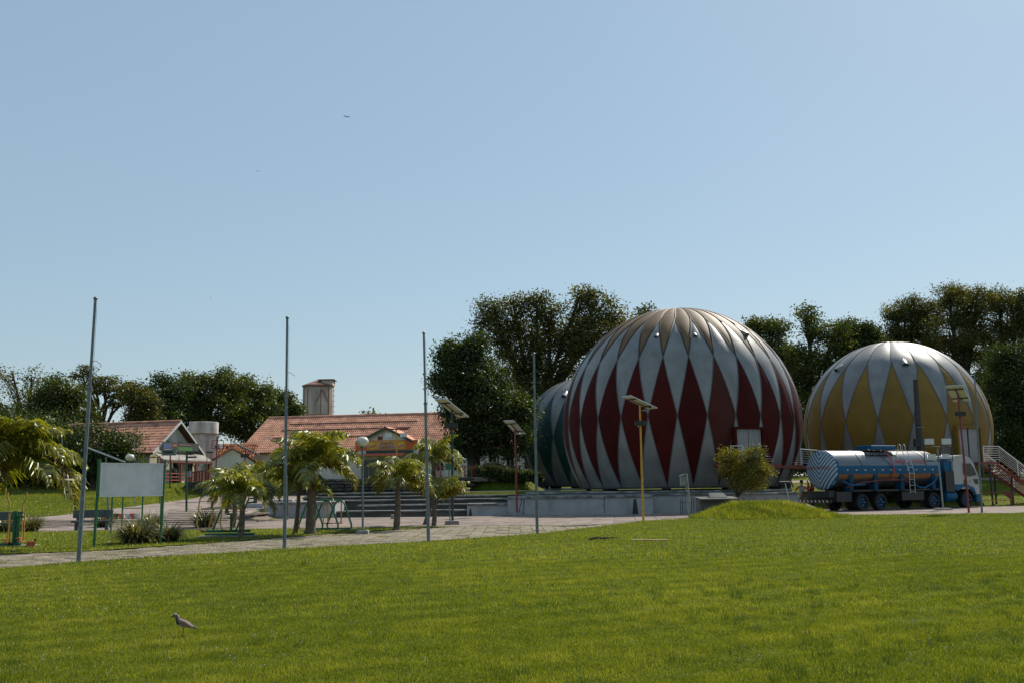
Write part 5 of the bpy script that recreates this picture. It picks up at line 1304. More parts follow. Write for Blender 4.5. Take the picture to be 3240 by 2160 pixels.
# bumper with slanted stripes
bmpr = MB().box2(-2.5, -2.4, -.05, 2.45, .5, .68).build('rear_bumper', mt['black'], T_)
for i in range(16): MB().extrude([(-2.51, .0 + i * .15, .52), (-2.51, .08 + i * .15, .52), (-2.51, .14 + i * .15, .66), (-2.51, .06 + i * .15, .66)], (.008, 0, 0)).build('stripe', mt['whitepaint'] if i % 2 else mt['redp'], bmpr)
MB().box2(-2.35, -1.9, .2, 2.3, .8, 1.15).build('rear_frame', mt['black'], T_)
# pump and red reel at the back
MB().lathe([(.1, -.2), (.15, -.16), (.15, .16), (.1, .2)], 12, (-2.0, 2.0, 1.3), 'x').tube([(-2.2, 1.9, 1.5), (-2.2, 2.0, 1.72), (-2.0, 2.15, 1.6), (-2.0, 2.2, 1.2)], .05, 6).build('pump_unit', M('pump_red', (.28, .04, .02), .5), T_)
# wheels
def wheel(x, near, R=.5):
    y0 = 0.0 if near else 2.05
    mb = MB().lathe([(R * .62, .02), (R * .9, .0), (R * .98, .05), (R, .1), (R, .3), (R * .98, .36), (R * .9, .4), (R * .62, .38)], 28, (x, y0, R), 'y', cap=False)
    ty = mb.build('tyre', mt['rubber'], T_, smooth=True)
    yf = y0 + (.06 if near else .34)
    rm = MB().lathe([(R * .63, .03), (R * .60, .1), (R * .45, .14), (R * .42, .06), (R * .2, .04), (R * .18, -.04), (.02, -.05)] if near else [(R * .63, .0), (R * .6, -.04), (.02, -.08)], 24, (x, yf, R), 'y').build('rim', mt['rim_blue'], ty, smooth=True)
    if near:
        for k in range(8): a = k * math.pi / 4; MB().lathe([(.022, -.03), (.022, .05)], 6, (x + math.cos(a) * R * .32, yf, R + math.sin(a) * R * .32), 'y').build('wheel_nut', mt['alu'], rm) if k % 2 == 0 else None
        MB().tube([(x + .05, y0 - .02, R), (x + .1, y0 - .12, R)], .02, 5).build('axle_tip', mt['alu'], ty)
for x in (0.0, 1.42, 5.75, 8.55):
    wheel(x, True); wheel(x, False)
    mb = MB(); k = 10; P = []
    for i in range(k + 1):
        a = R_(8) + R_(164) * i / k; P.append((x + math.cos(a) * .62, .5 + math.sin(a) * .6))
    for yy_ in (-.02, .42):
        for px_, pz_ in P: mb.v.append((px_, yy_, pz_))
    for i in range(k): mb.f.append((i, i + 1, k + 2 + i, k + 1 + i)); mb.m.append(0)
    mb.build('mudguard', mt['black'], T_, smooth=True)
# cab
cx0, cx1 = 7.55, 9.75
side = [(cx0, 1.15), (cx0, 2.95), (cx0 + .15, 3.1), (cx0 + .9, 3.18), (cx0 + 1.45, 3.05), (cx1 - .38, 2.7), (cx1 - .06, 1.95), (cx1 + .05, 1.5), (cx1 + .08, .8), (cx1 - .32, .8), (cx1 - .45, 1.15)]
mb = MB(); L1 = [(x, .03, z) for x, z in side]; mb.extrude(L1, (0, 2.38, 0)); cab = mb.build('cab', mt['cabwhite'], T_)
MB().box2(6.95, cx0 - .002, .15, 2.3, 1.1, 2.95).build('sleeper_panel', mt['blue'], T_)
MB().box2(6.8, cx0 - .003, .0, .14, 1.0, 2.2).build('air_box', mt['black'], T_)
MB().extrude([(cx0, .015, 1.42), (cx0, .015, 1.1), (cx0 + .3, .015, 1.05), (cx0 + .75, .015, 1.25), (cx0 + 1.2, .015, 1.22), (cx0 + 1.65, .015, .95), (cx1 - .2, .015, .6), (cx1 + .1, .015, .45), (cx1 + .1, .015, .82), (cx1 - .35, .015, .82), (cx1 - .5, .015, 1.2), (cx0 + 1.1, .015, 1.42)], (0, .02, 0)).build('wheel_arch', mt['blue'], cab)
MB().box2(cx1 - .35, cx1 + .14, .02, 2.4, .38, .79).build('front_bumper', mt['blue'], T_)
dr = MB().extrude([(cx0 + .75, .012, 1.5), (cx0 + .75, .012, 2.75), (cx0 + 1.5, .012, 2.75), (cx1 - .22, .012, 2.0), (cx1 - .15, .012, 1.5)], (0, .015, 0)).build('door', mt['cabwhite'], T_)
wn = MB().extrude([(cx0 + .85, .0, 2.0), (cx0 + .82, .0, 2.65), (cx0 + 1.48, .0, 2.65), (cx0 + 1.72, .0, 2.35), (cx1 - .3, .0, 1.98), (cx0 + 1.35, .0, 1.9)], (0, .01, 0)).build('side_window', mt['darkglass'], dr)
MB().tube([(cx0 + .85, -.005, 2.0), (cx0 + .82, -.005, 2.65), (cx0 + 1.48, -.005, 2.65), (cx0 + 1.72, -.005, 2.35), (cx1 - .3, -.005, 1.98), (cx0 + 1.35, -.005, 1.9), (cx0 + .85, -.005, 2.0)], .018, 5).build('window_seal', mt['black'], wn)
MB().box((cx0 + 1.35, .0, 1.58), (.04, .02, .1)).box((cx0 + .92, -.0, 1.55), (.2, .02, .3)).build('door_handle', mt['black'], dr)
MB().extrude([(cx0 + 1.62, .0, 1.72), (cx1 - .12, .0, 1.72), (cx1 - .12, .0, 1.4), (cx0 + 1.8, .0, 1.45)], (0, .012, 0)).build('lower_window', mt['darkglass'], dr)
MB().extrude([(cx1 - .37, .2, 2.70), (cx1 - .37, 2.2, 2.70), (cx1 - .06, 2.2, 2.0), (cx1 - .06, .2, 2.0)], (.03, 0, .02)).build('windscreen', mt['darkglass'], cab)
MB().box((cx1 + .02, -.22, 2.15), (.12, .16, .62), bev=.03).tube([(cx1 - .3, .02, 2.6), (cx1 + .0, -.22, 2.5)], .018, 5).build('mirror', mt['black'], T_)
MB().box2(cx1 + .05, cx1 + .1, .15, .55, .9, 1.1).build('headlight', mt['alu'], T_)

# ---------------------------------------------------------------- silver car on the upper path
cp = at(1573, 1500, 91); car = thing('parked_car', 'silver hatchback parked on the upper path before the long building', 'car', (cp.x, 91, 2.3), R_(-4))
mt['silver'] = M('silver_car_paint', (.45, .46, .47), .25, metal=.6, var=.05)
bod = [(-2.0, .35), (-2.0, .85), (-1.75, 1.0), (-1.1, 1.03), (1.0, 1.0), (1.75, .88), (2.0, .7), (2.02, .35), (1.75, .22), (-1.8, .22)]
MB().extrude([(x, -.8, z) for x, z in bod], (0, 1.6, 0)).build('body', mt['silver'], car)
cab_ = [(-1.75, 1.0), (-1.45, 1.38), (-1.0, 1.52), (.1, 1.52), (.5, 1.38), (1.1, 1.0)]
MB().extrude([(x, -.68, z) for x, z in cab_], (0, 1.36, 0)).build('roof', mt['silver'], car)
for P in ([(-1.35, 1.04), (-1.2, 1.36), (-.95, 1.43), (-.28, 1.43), (-.28, 1.04)], [(-.18, 1.04), (-.18, 1.43), (.08, 1.43), (.38, 1.3), (.8, 1.04)]):
    MB().extrude([(x, -.69, z) for x, z in P], (0, .008, 0)).build('side_window', mt['darkglass'], car)
for x in (-1.25, 1.25):
    for y in (-.82, .62):
        w_ = MB().lathe([(.2, 0), (.3, 0), (.31, .1), (.3, .2), (.2, .2)], 20, (x, y, .31), 'y').build('wheel', mt['rubber'], car); MB().lathe([(.2, -.01), (.02, -.02)], 16, (x, y, .31), 'y').build('rim', mt['alu'], w_)
MB().box2(1.95, 2.03, -.7, -.35, .55, .72).build('headlight', mt['alu'], car)

# ---------------------------------------------------------------- man behind the truck
def skin_mesh(name, verts, edges, radii, mat, parent, root=0, sub=1):
    me = bpy.data.meshes.new(name); me.from_pydata([tuple(v) for v in verts], edges, []); me.materials.append(mat)
    o = bpy.data.objects.new(name, me); C.objects.link(o); 
    s = o.modifiers.new('skin', 'SKIN'); o.modifiers.new('sub', 'SUBSURF').levels = sub; o.modifiers['sub'].render_levels = sub
    for i, r in enumerate(radii): me.skin_vertices[0].data[i].radius = (r, r) if not hasattr(r, '__len__') else r
    me.skin_vertices[0].data[root].use_root = True
    bpy.context.view_layer.update()
    dg = bpy.context.evaluated_depsgraph_get(); m2 = bpy.data.meshes.new_from_object(o.evaluated_get(dg))
    m2.polygons.foreach_set('use_smooth', [True] * len(m2.polygons)); m2.materials.clear(); m2.materials.append(mat)
    o2 = bpy.data.objects.new(name, m2); bpy.data.objects.remove(o); bpy.data.meshes.remove(me); C.objects.link(o2); o2.parent = parent; return o2
mp = at(2540, 1600, 59.3); man = thing('person', 'man in grey shirt with orange sleeves standing hands on hips behind the truck', 'person', (mp.x, 59.3, 0), R_(170))
skin = M('skin', (.28, .15, .10), .6, var=.1)
V_ = [(0, 0, .95), (0, .0, 1.15), (0, .01, 1.38), (0, .02, 1.49), (0, .0, 1.56), (0, -.01, 1.66), (0, -.01, 1.73)]
E_ = [(0, 1), (1, 2), (2, 3), (3, 4), (4, 5), (5, 6)]; Rr_ = [(.15, .11), (.13, .10), (.16, .11), .06, .06, .09, .07]
def chain(start, pts, rads):
    p = start
    for q, r in zip(pts, rads): V_.append(q); Rr_.append(r); E_.append((p, len(V_) - 1)); p = len(V_) - 1
    return p
for s in (-1, 1):
    e = chain(2, [(s * .17, 0, 1.42), (s * .27, .02, 1.3), (s * .40, .06, 1.14), (s * .30, .0, 1.04), (s * .2, -.04, .99)], [.07, .052, .04, .034, .03])
    for k in range(4): chain(e, [(s * (.17 - .012 * k), -.09 + .02 * k - .01, .975 - .012 * k), (s * (.13 - .01 * k), -.13 + .02 * k, .955 - .012 * k)], [.010, .008])
    chain(e, [(s * .2, .02, .97), (s * .17, .05, .945)], [.011, .009])
    chain(0, [(s * .09, 0, .88), (s * .1, -.02, .5), (s * .1, .0, .1), (s * .1, -.08, .035), (s * .1, -.15, .03)], [.10, .07, .05, .045, .035])
skin_mesh('body', V_, E_, Rr_, skin, man)
tee = M('grey_shirt', (.30, .30, .29), .85, var=.15); orn = M('orange_sleeve', (.55, .10, .03), .8); trs = M('grey_trousers', (.14, .135, .13), .9, var=.2); hair = M('dark_hair', (.015, .012, .01), .7)
skin_mesh('shirt', [(0, 0, .88), (0, 0, 1.15), (0, .01, 1.38), (0, .015, 1.46), (.15, 0, 1.43), (-.15, 0, 1.43)], [(0, 1), (1, 2), (2, 3), (2, 4), (2, 5)], [(.19, .14), (.155, .125), (.185, .135), .085, .09, .09], tee, man)
for s in (-1, 1): skin_mesh('sleeve', [(s * .17, 0, 1.42), (s * .27, .02, 1.3), (s * .355, .045, 1.2)], [(0, 1), (1, 2)], [.09, .075, .068], orn, man)
tv = [(0, 0, .95), (0, 0, .86)]; te = [(0, 1)]; tr2 = [(.165, .13), (.15, .12)]
for s in (-1, 1):
    b0 = len(tv); tv += [(s * .095, 0, .80), (s * .1, -.02, .5), (s * .1, .0, .12)]; te += [(1, b0), (b0, b0 + 1), (b0 + 1, b0 + 2)]; tr2 += [.115, .09, .075]
skin_mesh('trousers', tv, te, tr2, trs, man)
MB().lathe([(.06, .1), (.095, .06), (.1, .0), (.085, -.06)], 14, (0, .012, 1.70)).build('hair', hair, man, smooth=True)
MB().extrude([(-.012, -.10, 1.64), (.012, -.10, 1.64), (0, -.10, 1.685)], (0, -.02, 0)).build('nose', skin, man)
for s in (-1, 1): MB().lathe([(.025, -.008), (.025, .008)], 8, (s * .098, .0, 1.665), 'x').build('ear', skin, man); MB().lathe([(.01, -.004), (.01, .004)], 8, (s * .035, -.098, 1.685), 'y').build('eye', mt['black'], man)
for s in (-1, 1): MB().box((s * .1, -.05, .045), (.1, .27, .09), bev=.02).build('shoe', mt['black'], man)

# ---------------------------------------------------------------- lapwing
bp_ = gr(576, 2014, .055)
bird = thing('lapwing', 'brown grey lapwing with thin crest standing on the front lawn', 'bird', (bp_.x, bp_.y, 0.055), 0)
def feather(name, c): return M(name, c, .75, var=.3, vs=60)
fb = feather('brown_grey_feathers', (.16, .125, .10)); fk = feather('black_feathers', (.02, .02, .02)); fw = feather('white_feathers', (.5, .5, .48)); fbz = feather('bronze_wing', (.20, .13, .085))
# stations along the body from head (left, -x) to tail (+x): (x, z, ry, rz)
ST = [(-.112, .222, .006, .006), (-.103, .226, .016, .016), (-.088, .232, .0215, .0215), (-.068, .230, .021, .022), (-.058, .214, .018, .02), (-.054, .196, .021, .024), (-.045, .176, .034, .035), (-.02, .157, .043, .041), (.02, .143, .046, .040), (.055, .130, .040, .033), (.09, .116, .028, .021), (.12, .106, .018, .012), (.15, .095, .012, .007), (.172, .087, .009, .004)]
mb = MB(); K = 16
for i, (x, z, ry, rzz) in enumerate(ST):
    t0 = Vector((ST[min(i + 1, len(ST) - 1)][0] - ST[max(i - 1, 0)][0], 0, ST[min(i + 1, len(ST) - 1)][1] - ST[max(i - 1, 0)][1])).normalized(); up = Vector((-t0.z, 0, t0.x))
    for k in range(K):
        a = 2 * math.pi * k / K; mb.v.append(tuple(Vector((x, 0, z)) + Vector((0, 1, 0)) * math.cos(a) * ry + up * math.sin(a) * rzz))
for i in range(len(ST) - 1):
    for k in range(K):
        f = (i * K + k, i * K + (k + 1) % K, (i + 1) * K + (k + 1) % K, (i + 1) * K + k); mb.f.append(f)
        a = 2 * math.pi * (k + .5) / K; s = math.sin(a); x = (ST[i][0] + ST[i + 1][0]) / 2
        mi = 0
        if i <= 3: mi = 0 if i > 0 else 1
        if i in (4, 5, 6) and ((s < .1) or math.cos(a) < -.99): mi = 1
        if 7 <= i <= 9 and s < -.45: mi = 2
        if i >= 11: mi = 1
        mb.m.append(mi)
mb.f.append(tuple(range(K))); mb.m.append(1); mb.f.append(tuple((len(ST) - 1) * K + k for k in range(K))); mb.m.append(1)
mb.build('body', [fb, fk, fw], bird, smooth=True)
for s in (-1, 1):
    m_ = MB(); Wg = [(-.035, .168), (-.01, .186), (.04, .168), (.09, .136), (.135, .106), (.1, .108), (.04, .118), (-.01, .13)]
    P = [Vector((x, s * (.036 + .012 * math.sin((x + .035) / .17 * math.pi)), z)) for x, z in Wg]
    m_.add(P + [p + Vector((0, s * .006, 0)) for p in P], [tuple(range(8)), tuple(range(8, 16))] + [(i, (i + 1) % 8, 8 + (i + 1) % 8, 8 + i) for i in range(8)]); m_.build('wing', fbz, bird)
    MB().lathe([(.0045, -.002), (.0045, .002)], 8, (-.094, s * .0195, .236), 'y').build('eye', mt['redp'], bird)
    lx = .004 if s < 0 else -.004
    MB().tube([(.012 + lx, s * .014, .115), (.006 + lx, s * .014, .085), (.014 + lx, s * .014, .06), (.010 + lx * 2, s * .014, .006)], [.007, .004, .0032, .003], 6).tube([(.010 + lx * 2, s * .014, .006), (-.012 + lx, s * .02, .003)], .0025, 5).tube([(.010 + lx * 2, s * .014, .006), (-.012 + lx, s * .008, .003)], .0025, 5).build('leg', M('dull_red_leg', (.16, .05, .04), .6), bird)
MB().lathe([(.0065, .0), (.005, -.014), (.0012, -.032)], 8, (-.108, 0, .221), 'x').build('beak', fk, bird)
MB().tube([(-.072, 0, .249), (-.055, 0, .254), (-.03, 0, .257)], [.0025, .002, .0006], 5).build('crest', fk, bird)
MB().lathe([(.0195, -.002), (.0205, .01), (.012, .019)], 12, (-.082, 0, .236)).build('pale_cap', feather('grey_cap', (.3, .28, .27)), bird, smooth=True)
# birds in the sky
def skybird(px, py, Y, s, rz, label):
    p = at(px, py, Y); o = thing('flying_bird', label, 'bird', p, rz, 'dark birds flying in the sky')
    MB().tube([(-.22 * s, 0, 0), (-.12 * s, 0, .01), (.08 * s, 0, 0), (.25 * s, 0, 0)], [.01 * s, .05 * s, .05 * s, .012 * s], 8).build('body', fk, o, smooth=True)
    for sg in (-1, 1): MB().extrude([(-.1 * s, 0, .02 * s), (.06 * s, 0, .02 * s), (.08 * s, sg * .3 * s, .14 * s), (.16 * s, sg * .55 * s, .05 * s), (.02 * s, sg * .3 * s, .16 * s)], (0, 0, .01 * s)).build('wing', fk, o)
skybird(1096, 371, 70, .5, R_(-55), 'dark bird flying highest, left of the sky centre')
skybird(815, 543, 110, .4, R_(-60), 'tiny dark bird flying lower over the palms')
skybird(666, 941, 160, .4, R_(30), 'tiny dark speck of a bird low over the left trees')

# ---------------------------------------------------------------- palms
def frond(rng, L, e0, droop, name, mat, parent, az, top, nl=46, dens=1.0, dead=False, ll=.52):
    d = Vector((math.cos(az), math.sin(az), 0)); side = Vector((-math.sin(az), math.cos(az), 0))
    pts = []; p = Vector(top); e = e0; n = 14
    for i in range(n + 1):
        pts.append(p.copy()); p = p + (d * math.cos(e) + Vector((0, 0, math.sin(e)))) * (L / n); e -= droop / n * (0.5 + 1.1 * i / n)
    V, Fq, T = [], [], []
    for i in range(n):     # rachis as thin quads (two crossed strips)
        r = .018 * (1 - i / n) + .004; r2_ = .018 * (1 - (i + 1) / n) + .004
        for ax in (side, Vector((0, 0, 1))):
            b = len(V); V += [pts[i] - ax * r, pts[i] + ax * r, pts[i + 1] + ax * r2_, pts[i + 1] - ax * r2_]; Fq.append((b, b + 1, b + 2, b + 3)); T.append(.15)
    for i in range(nl):
        f = (.16 + .84 * (i + rng.uniform(0, .8)) / nl); q = f * n; k = min(int(q), n - 1); P = pts[k].lerp(pts[k + 1], min(q - k, 1)); tan = (pts[k + 1] - pts[k]).normalized()
        up = side.cross(tan).normalized() * (1 if side.cross(tan).z > 0 else -1)
        for s in (-1, 1):
            l = ll * 1.25 * (abs(math.sin(min(1, f * 1.05 + .1) * math.pi)) ** .5 * .9 + .3) * rng.uniform(.8, 1.15) * (L / 2.2)
            dr_ = rng.uniform(.55, 1.5) if not dead else 1.4
            v1 = (side * s * rng.uniform(.75, 1) + tan * rng.uniform(.45, .9) + up * rng.uniform(-.1, .55)).normalized()
            v2 = (v1 - Vector((0, 0, 1)) * dr_ * 1.15).normalized()
            w_ = rng.uniform(.018, .030) * (L / 2.2 + .3); wa = (tan * .8 + up * rng.uniform(-.6, .6)).normalized()
            A = P; B = P + v1 * l * .5; Cc = B + v2 * l * .55
            b = len(V); V += [A - wa * w_ * .6, A + wa * w_ * .6, B + wa * w_, B - wa * w_, Cc + wa * w_ * .15, Cc - wa * w_ * .15]
            Fq.append((b, b + 1, b + 2, b + 3)); Fq.append((b + 3, b + 2, b + 4, b + 5)); t = min(1, max(0, rng.gauss(.42, .2) + (.25 if rng.random() < .12 else 0))); T += [t, t]
    return np_mesh(name, [tuple(v) for v in V], Fq, mat, parent, attrs={'tone': T})
def palm(px, py, cpx, cpy, label, L, nf, seed, Y=None, tr=(.16, .09), spread=(8, 87), yel=0, dead=0, ups=None, azs=None, nl=62):
    rng = random.Random(seed)
    b = gr(px, py) if Y is None else at(px, py, Y)
    if Y is not None: b.z = float(H(b.x, Y))
    t = at(cpx, cpy, b.y) - b
    o = thing('palm_tree', label, 'palm tree', b, 0, 'young queen palms on the grass strips')
    pts = [Vector((0, 0, -.1)).lerp(t, f) + Vector((math.sin(f * 3) * .03, 0, 0)) for f in (0, .15, .4, .7, 1)]
    mb = MB(); n = 14; P = []; Rd = []
    for i in range(n + 1):
        f = i / n; p = Vector((0, 0, -.1)).lerp(t, f) + Vector((math.sin(f * 3.1) * .04, 0, 0)); P.append(p); Rd.append((tr[0] * (1 + .5 * max(0, .12 - f) / .12) * (1 - f) + tr[1] * f) * (1 + (.06 if i % 2 else -.03)))
    mb.tube(P, Rd, 10); mb.build('trunk', mt['palmbark'], o, smooth=True)
    mb = MB()
    for k in range(10):
        a = k * 2.4; mb.tube([t + Vector((0, 0, -.3)), t + Vector((math.cos(a) * .12, math.sin(a) * .12, .0)), t + Vector((math.cos(a) * .1, math.sin(a) * .1, .22))], [.05, .04, .015], 5)
    mb.build('crown_shaft', mt['palmbark'], o)
    for k in range(nf):
        az = (azs[k % len(azs)] if azs else k * 2.39996 + rng.uniform(-.25, .25)); f = (k + .5) / nf
        e = R_(spread[0] + (spread[1] - spread[0]) * f); dp = R_(rng.uniform(75, 130)) if ups is None else R_(ups)
        frond(rng, L * rng.uniform(.85, 1.1) * (1 - .12 * f), e, dp, 'frond', mt['lf_yel'] if k < yel else mt['lf_palm'], o, az, t + Vector((0, 0, .05)), nl=nl)
    for k in range(dead):
        az = rng.choice([0.2, 2.9, 3.3, -.2]) if dead > 1 else 0.15
        frond(rng, L * .95, R_(35), R_(150), 'dead_frond', mt['lf_dead'], o, az, t, nl=26, dead=True, ll=.4)
palm(980, 1692, 985, 1478, 'largest palm with thick trunk and arching fronds in front of the tiled roof', 2.25, 17, 3, tr=(.19, .13), yel=2)
palm(932, 1692, 945, 1545, 'thin leaning palm standing directly left of the largest palm', 1.55, 11, 4, tr=(.10, .06))
palm(760, 1706, 765, 1572, 'small palm in front of the rower exercise machine', 1.45, 13, 5, tr=(.10, .08), dead=1, yel=1)
palm(737, 1668, 742, 1560, 'palm behind the small palm, its crown reaching before the annexe', 1.9, 12, 6, tr=(.10, .08), yel=2, dead=1)
palm(1253, 1677, 1257, 1528, 'palm between globe lamp and third flagpole with drooping fronds', 1.75, 15, 7, tr=(.14, .09), yel=2, dead=1)
palm(1371, 1665, 1373, 1592, 'short yellowish palm with upright fronds beside the dark solar lamp', 1.9, 8, 8, tr=(.11, .09), spread=(35, 75), ups=62, yel=3, azs=[0.2, .5, 2.7, -.2, 1.5, 3.3, .1, 2.2])
palm(1347, 1660, 1374, 1462, 'taller palm behind the third flagpole with hanging yellow fronds', 1.75, 15, 9, tr=(.12, .09), yel=4)
palm(-150, 1750, 5, 1490, 'large drooping palm cut by the left picture edge', 2.6, 24, 10, tr=(.17, .12), yel=3, dead=1, nl=80)
palm(806, 1577, 812, 1520, 'small distant palm on the ramp before the retaining wall', 1.7, 11, 11, Y=60, tr=(.12, .09))
palm(905, 1600, 906, 1520, 'bushy palm crown before the long low wall', 1.5, 10, 12, Y=54, tr=(.1, .08))

# ---------------------------------------------------------------- flax clumps
def flax(px, py, r, label, seed, Y=None, n=420, h=1.0):
    rng = random.Random(seed); b = gr(px, py) if Y is None else at(px, py, Y)
    o = thing('flax_clump', label, 'plant', b, 0, 'variegated flax clumps'); V, Fq, T = [], [], []
    for i in range(n):
        a = rng.uniform(0, 2 * math.pi); r0 = r * .35 * math.sqrt(rng.random()); base = Vector((math.cos(a) * r0, math.sin(a) * r0, 0)); az = a + rng.gauss(0, .5); L = h * rng.uniform(.6, 1.05); e = R_(rng.uniform(35, 88)); dp = R_(rng.uniform(50, 130)); w_ = rng.uniform(.012, .022)
        d = Vector((math.cos(az), math.sin(az), 0)); s = Vector((-math.sin(az), math.cos(az), 0)); p = base; row = []
        for k in range(4):
            ww = w_ * (1, .95, .7, .08)[k]; V += [p - s * ww, p + s * ww]; p = p + (d * math.cos(e) + Vector((0, 0, math.sin(e)))) * (L * r / 3 * 1.3); e -= dp / 3
        t = min(1, max(0, rng.gauss(.45, .28))); b0 = len(V) - 8
        for k in range(3): Fq.append((b0 + 2 * k, b0 + 2 * k + 1, b0 + 2 * k + 3, b0 + 2 * k + 2)); T.append(t)
    tag(np_mesh('leaves', [tuple(v) for v in V], Fq, mt['lf_flax'], o, attrs={'tone': T}), kind='stuff')
flax(430, 1722, .85, 'large pale striped flax clump directly under the white board', 1, n=700)
flax(530, 1716, .72, 'flax clump at the right post of the white board', 2, n=520)
flax(645, 1668, .95, 'flax clump behind the rower exercise machine', 3, n=420)
flax(330, 1668, .8, 'flax clump against the bench behind the board', 4, n=350)
flax(480, 1672, .8, 'flax clump between the exercise bars and the plaza', 5, n=350)
flax(92, 1682, .85, 'flax clump behind the walker machine at the left', 6, n=380)
flax(18, 1684, .8, 'flax clump beside the bench at the left picture edge', 7, n=300)

# ---------------------------------------------------------------- trees
def tree(label, px, Y, blobs, seed, mat, ncl=120, nlf=55, ls=.26, cr=.9, trunk=.35, fork=.35, name='tree', group='trees around the plaza', basepy=None, limbs=1, shell=.55, sub=6, flat=.75):
    """blobs: (px, py, rx_px, ry_px) in picture units at distance Y -> real crown lobes with depth"""
    if ls > .15: ls *= .78; nlf = int(nlf * 1.5); cr *= .9
    rng = np.random.default_rng(seed); x = atx(px, Y); z0 = float(H(x, Y)); o = thing(name, label, 'tree', (x, Y, z0), 0, group)
    cen = []
    for (bx, by, rx, ry) in blobs:
        p = at(bx, by, Y) - Vector((x, Y, z0)); k = Y / F; p.y += rng.uniform(-.35, .35) * rx * k; cen.append((p, rx * k, ry * k))
    area = np.array([c[1] * c[2] for c in cen]); area = area / area.sum()
    V, T = [], []; clumps = []
    for (c, rx, rz_), wgt in zip(cen, area):
        m_ = max(3, int(ncl * wgt)); bd_ = rng.normal(0, 1, (9, 3)); bd_ /= np.linalg.norm(bd_, axis=1)[:, None]; ba_ = rng.uniform(-.42, .38, 9)
        for i in range(m_):
            d = rng.normal(0, 1, 3); d /= np.linalg.norm(d); r = rng.uniform(0, 1) ** (1 / 3.0) * (1 - shell) + shell * rng.uniform(.75, 1.0); r *= 1 + float(np.clip((ba_ * np.exp((bd_ @ d - 1) * 9)).sum(), -.5, .45))
            q = np.array([c.x + d[0] * rx * r, c.y + d[1] * rx * .85 * r, c.z + d[2] * rz_ * r])
            clumps.append((q, c))
    NC = len(clumps); CC = np.array([q for q, _ in clumps])
    n = NC * nlf
    tone_c = np.clip(rng.normal(.42, .2, NC), 0, 1)
    pos = np.repeat(CC, nlf, 0) + rng.normal(0, 1, (n, 3)) * np.array([cr, cr, cr * flat]) * .5
    a = rng.uniform(0, 2 * np.pi, n); tilt = rng.normal(0, .6, n)
    u = np.stack([np.cos(a) * np.cos(tilt), np.sin(a) * np.cos(tilt), np.sin(tilt) - .25], 1); u /= np.linalg.norm(u, axis=1)[:, None]
    w_ = rng.normal(0, 1, (n, 3)); v = np.cross(u, w_); v /= np.linalg.norm(v, axis=1)[:, None]
    s = ls * rng.uniform(.6, 1.3, n)[:, None]
    Q = np.stack([pos - u * s * .5, pos + v * s * .28, pos + u * s * .5, pos - v * s * .28], 1)
    tone = np.clip(np.repeat(tone_c, nlf) + rng.normal(0, .12, n), 0, 1)
    np_mesh('crown', Q.reshape(-1, 3), np.arange(4 * n).reshape(n, 4), mat, o, attrs={'tone': tone})
    # trunk and limbs
    mb = MB(); low = min(c[0].z - c[2] for c in cen); hf = max(1.2, min(fork * max(c[0].z for c in cen), 7))
    tp_ = Vector((rng.uniform(-.3, .3), 0, hf)); mb.tube([(0, 0, -.3), (0, 0, .3), tp_ * .6 + Vector((0, 0, .1)), tp_], [trunk * 1.5, trunk * 1.1, trunk * .95, trunk * .85], 8)
    mb.build('trunk', mt['bark'], o, smooth=True)
    mb = MB(); cl = list(clumps)
    for (c, rx, rz_) in cen:
        if limbs == 0: break
        mid = tp_.lerp(c, .5) + Vector((rng.uniform(-.5, .5), rng.uniform(-.5, .5), .3 * (c - tp_).length * .15)); L_ = (c - tp_).length
        r0 = trunk * .55; mb.tube([tp_ - Vector((0, 0, .3)), mid, c + Vector((0, 0, rz_ * .1))], [r0, r0 * .6, r0 * .3], 6)
        mine = [q for q, cc in clumps if cc is c]
        for q in mine[:sub * 3]:
            q = Vector(q); s0 = mid.lerp(c, rng.uniform(.1, 1)); m2 = s0.lerp(q, .5) + Vector((0, 0, -.1)) + Vector(rng.normal(0, .15, 3)); mb.tube([s0, m2, q], [r0 * .22, r0 * .14, r0 * .05], 4, False)
    if mb.v: mb.build('limbs', mt['bark'], o)
    return o
# left background
tree('sparse airy tree at the far left with dark forking limbs against the sky', 60, 112, [(-40, 1230, 70, 60), (30, 1180, 55, 35), (105, 1190, 45, 30), (150, 1225, 32, 28), (60, 1260, 80, 50), (0, 1300, 80, 40)], 1, mt['lf_olive'], 95, 30, .34, .95, .5, .3, sub=6, shell=.6)
tree('dense dark bushy tree between the airy tree and the umbrella shaped tree', 195, 100, [(190, 1240, 65, 50), (140, 1290, 60, 60), (240, 1290, 55, 60), (190, 1350, 110, 70)], 2, mt['lf_mid'], 190, 75, .34, 1.1, .4)
tree('umbrella shaped tree with layered crown and sky showing between limbs', 310, 108, [(285, 1168, 28, 14), (262, 1188, 34, 14), (330, 1200, 42, 16), (385, 1218, 32, 14), (290, 1225, 45, 18), (350, 1240, 55, 20), (400, 1255, 28, 16), (290, 1270, 34, 12), (360, 1280, 34, 12)], 3, mt['lf_olive'], 105, 40, .32, .85, .42, .42, sub=4, flat=.35)
tree('yellowish leafy tree at the left behind the gabled house roof', 430, 100, [(425, 1250, 45, 28), (455, 1285, 38, 35), (450, 1330, 50, 30)], 4, mt['lf_olive'], 120, 60, .34, 1.0, .35)
tree('dark green tree with narrow tip behind the gabled house', 535, 112, [(520, 1205, 32, 28), (500, 1260, 50, 50), (560, 1250, 45, 45), (530, 1330, 90, 60)], 5, mt['lf_dark'], 170, 65, .36, 1.1, .4)
tree('broad rounded tree behind the water tower', 650, 116, [(610, 1205, 38, 30), (690, 1190, 45, 32), (650, 1240, 60, 45), (590, 1280, 45, 50), (740, 1225, 40, 32), (690, 1300, 100, 70)], 6, mt['lf_mid'], 230, 65, .38, 1.1, .45)
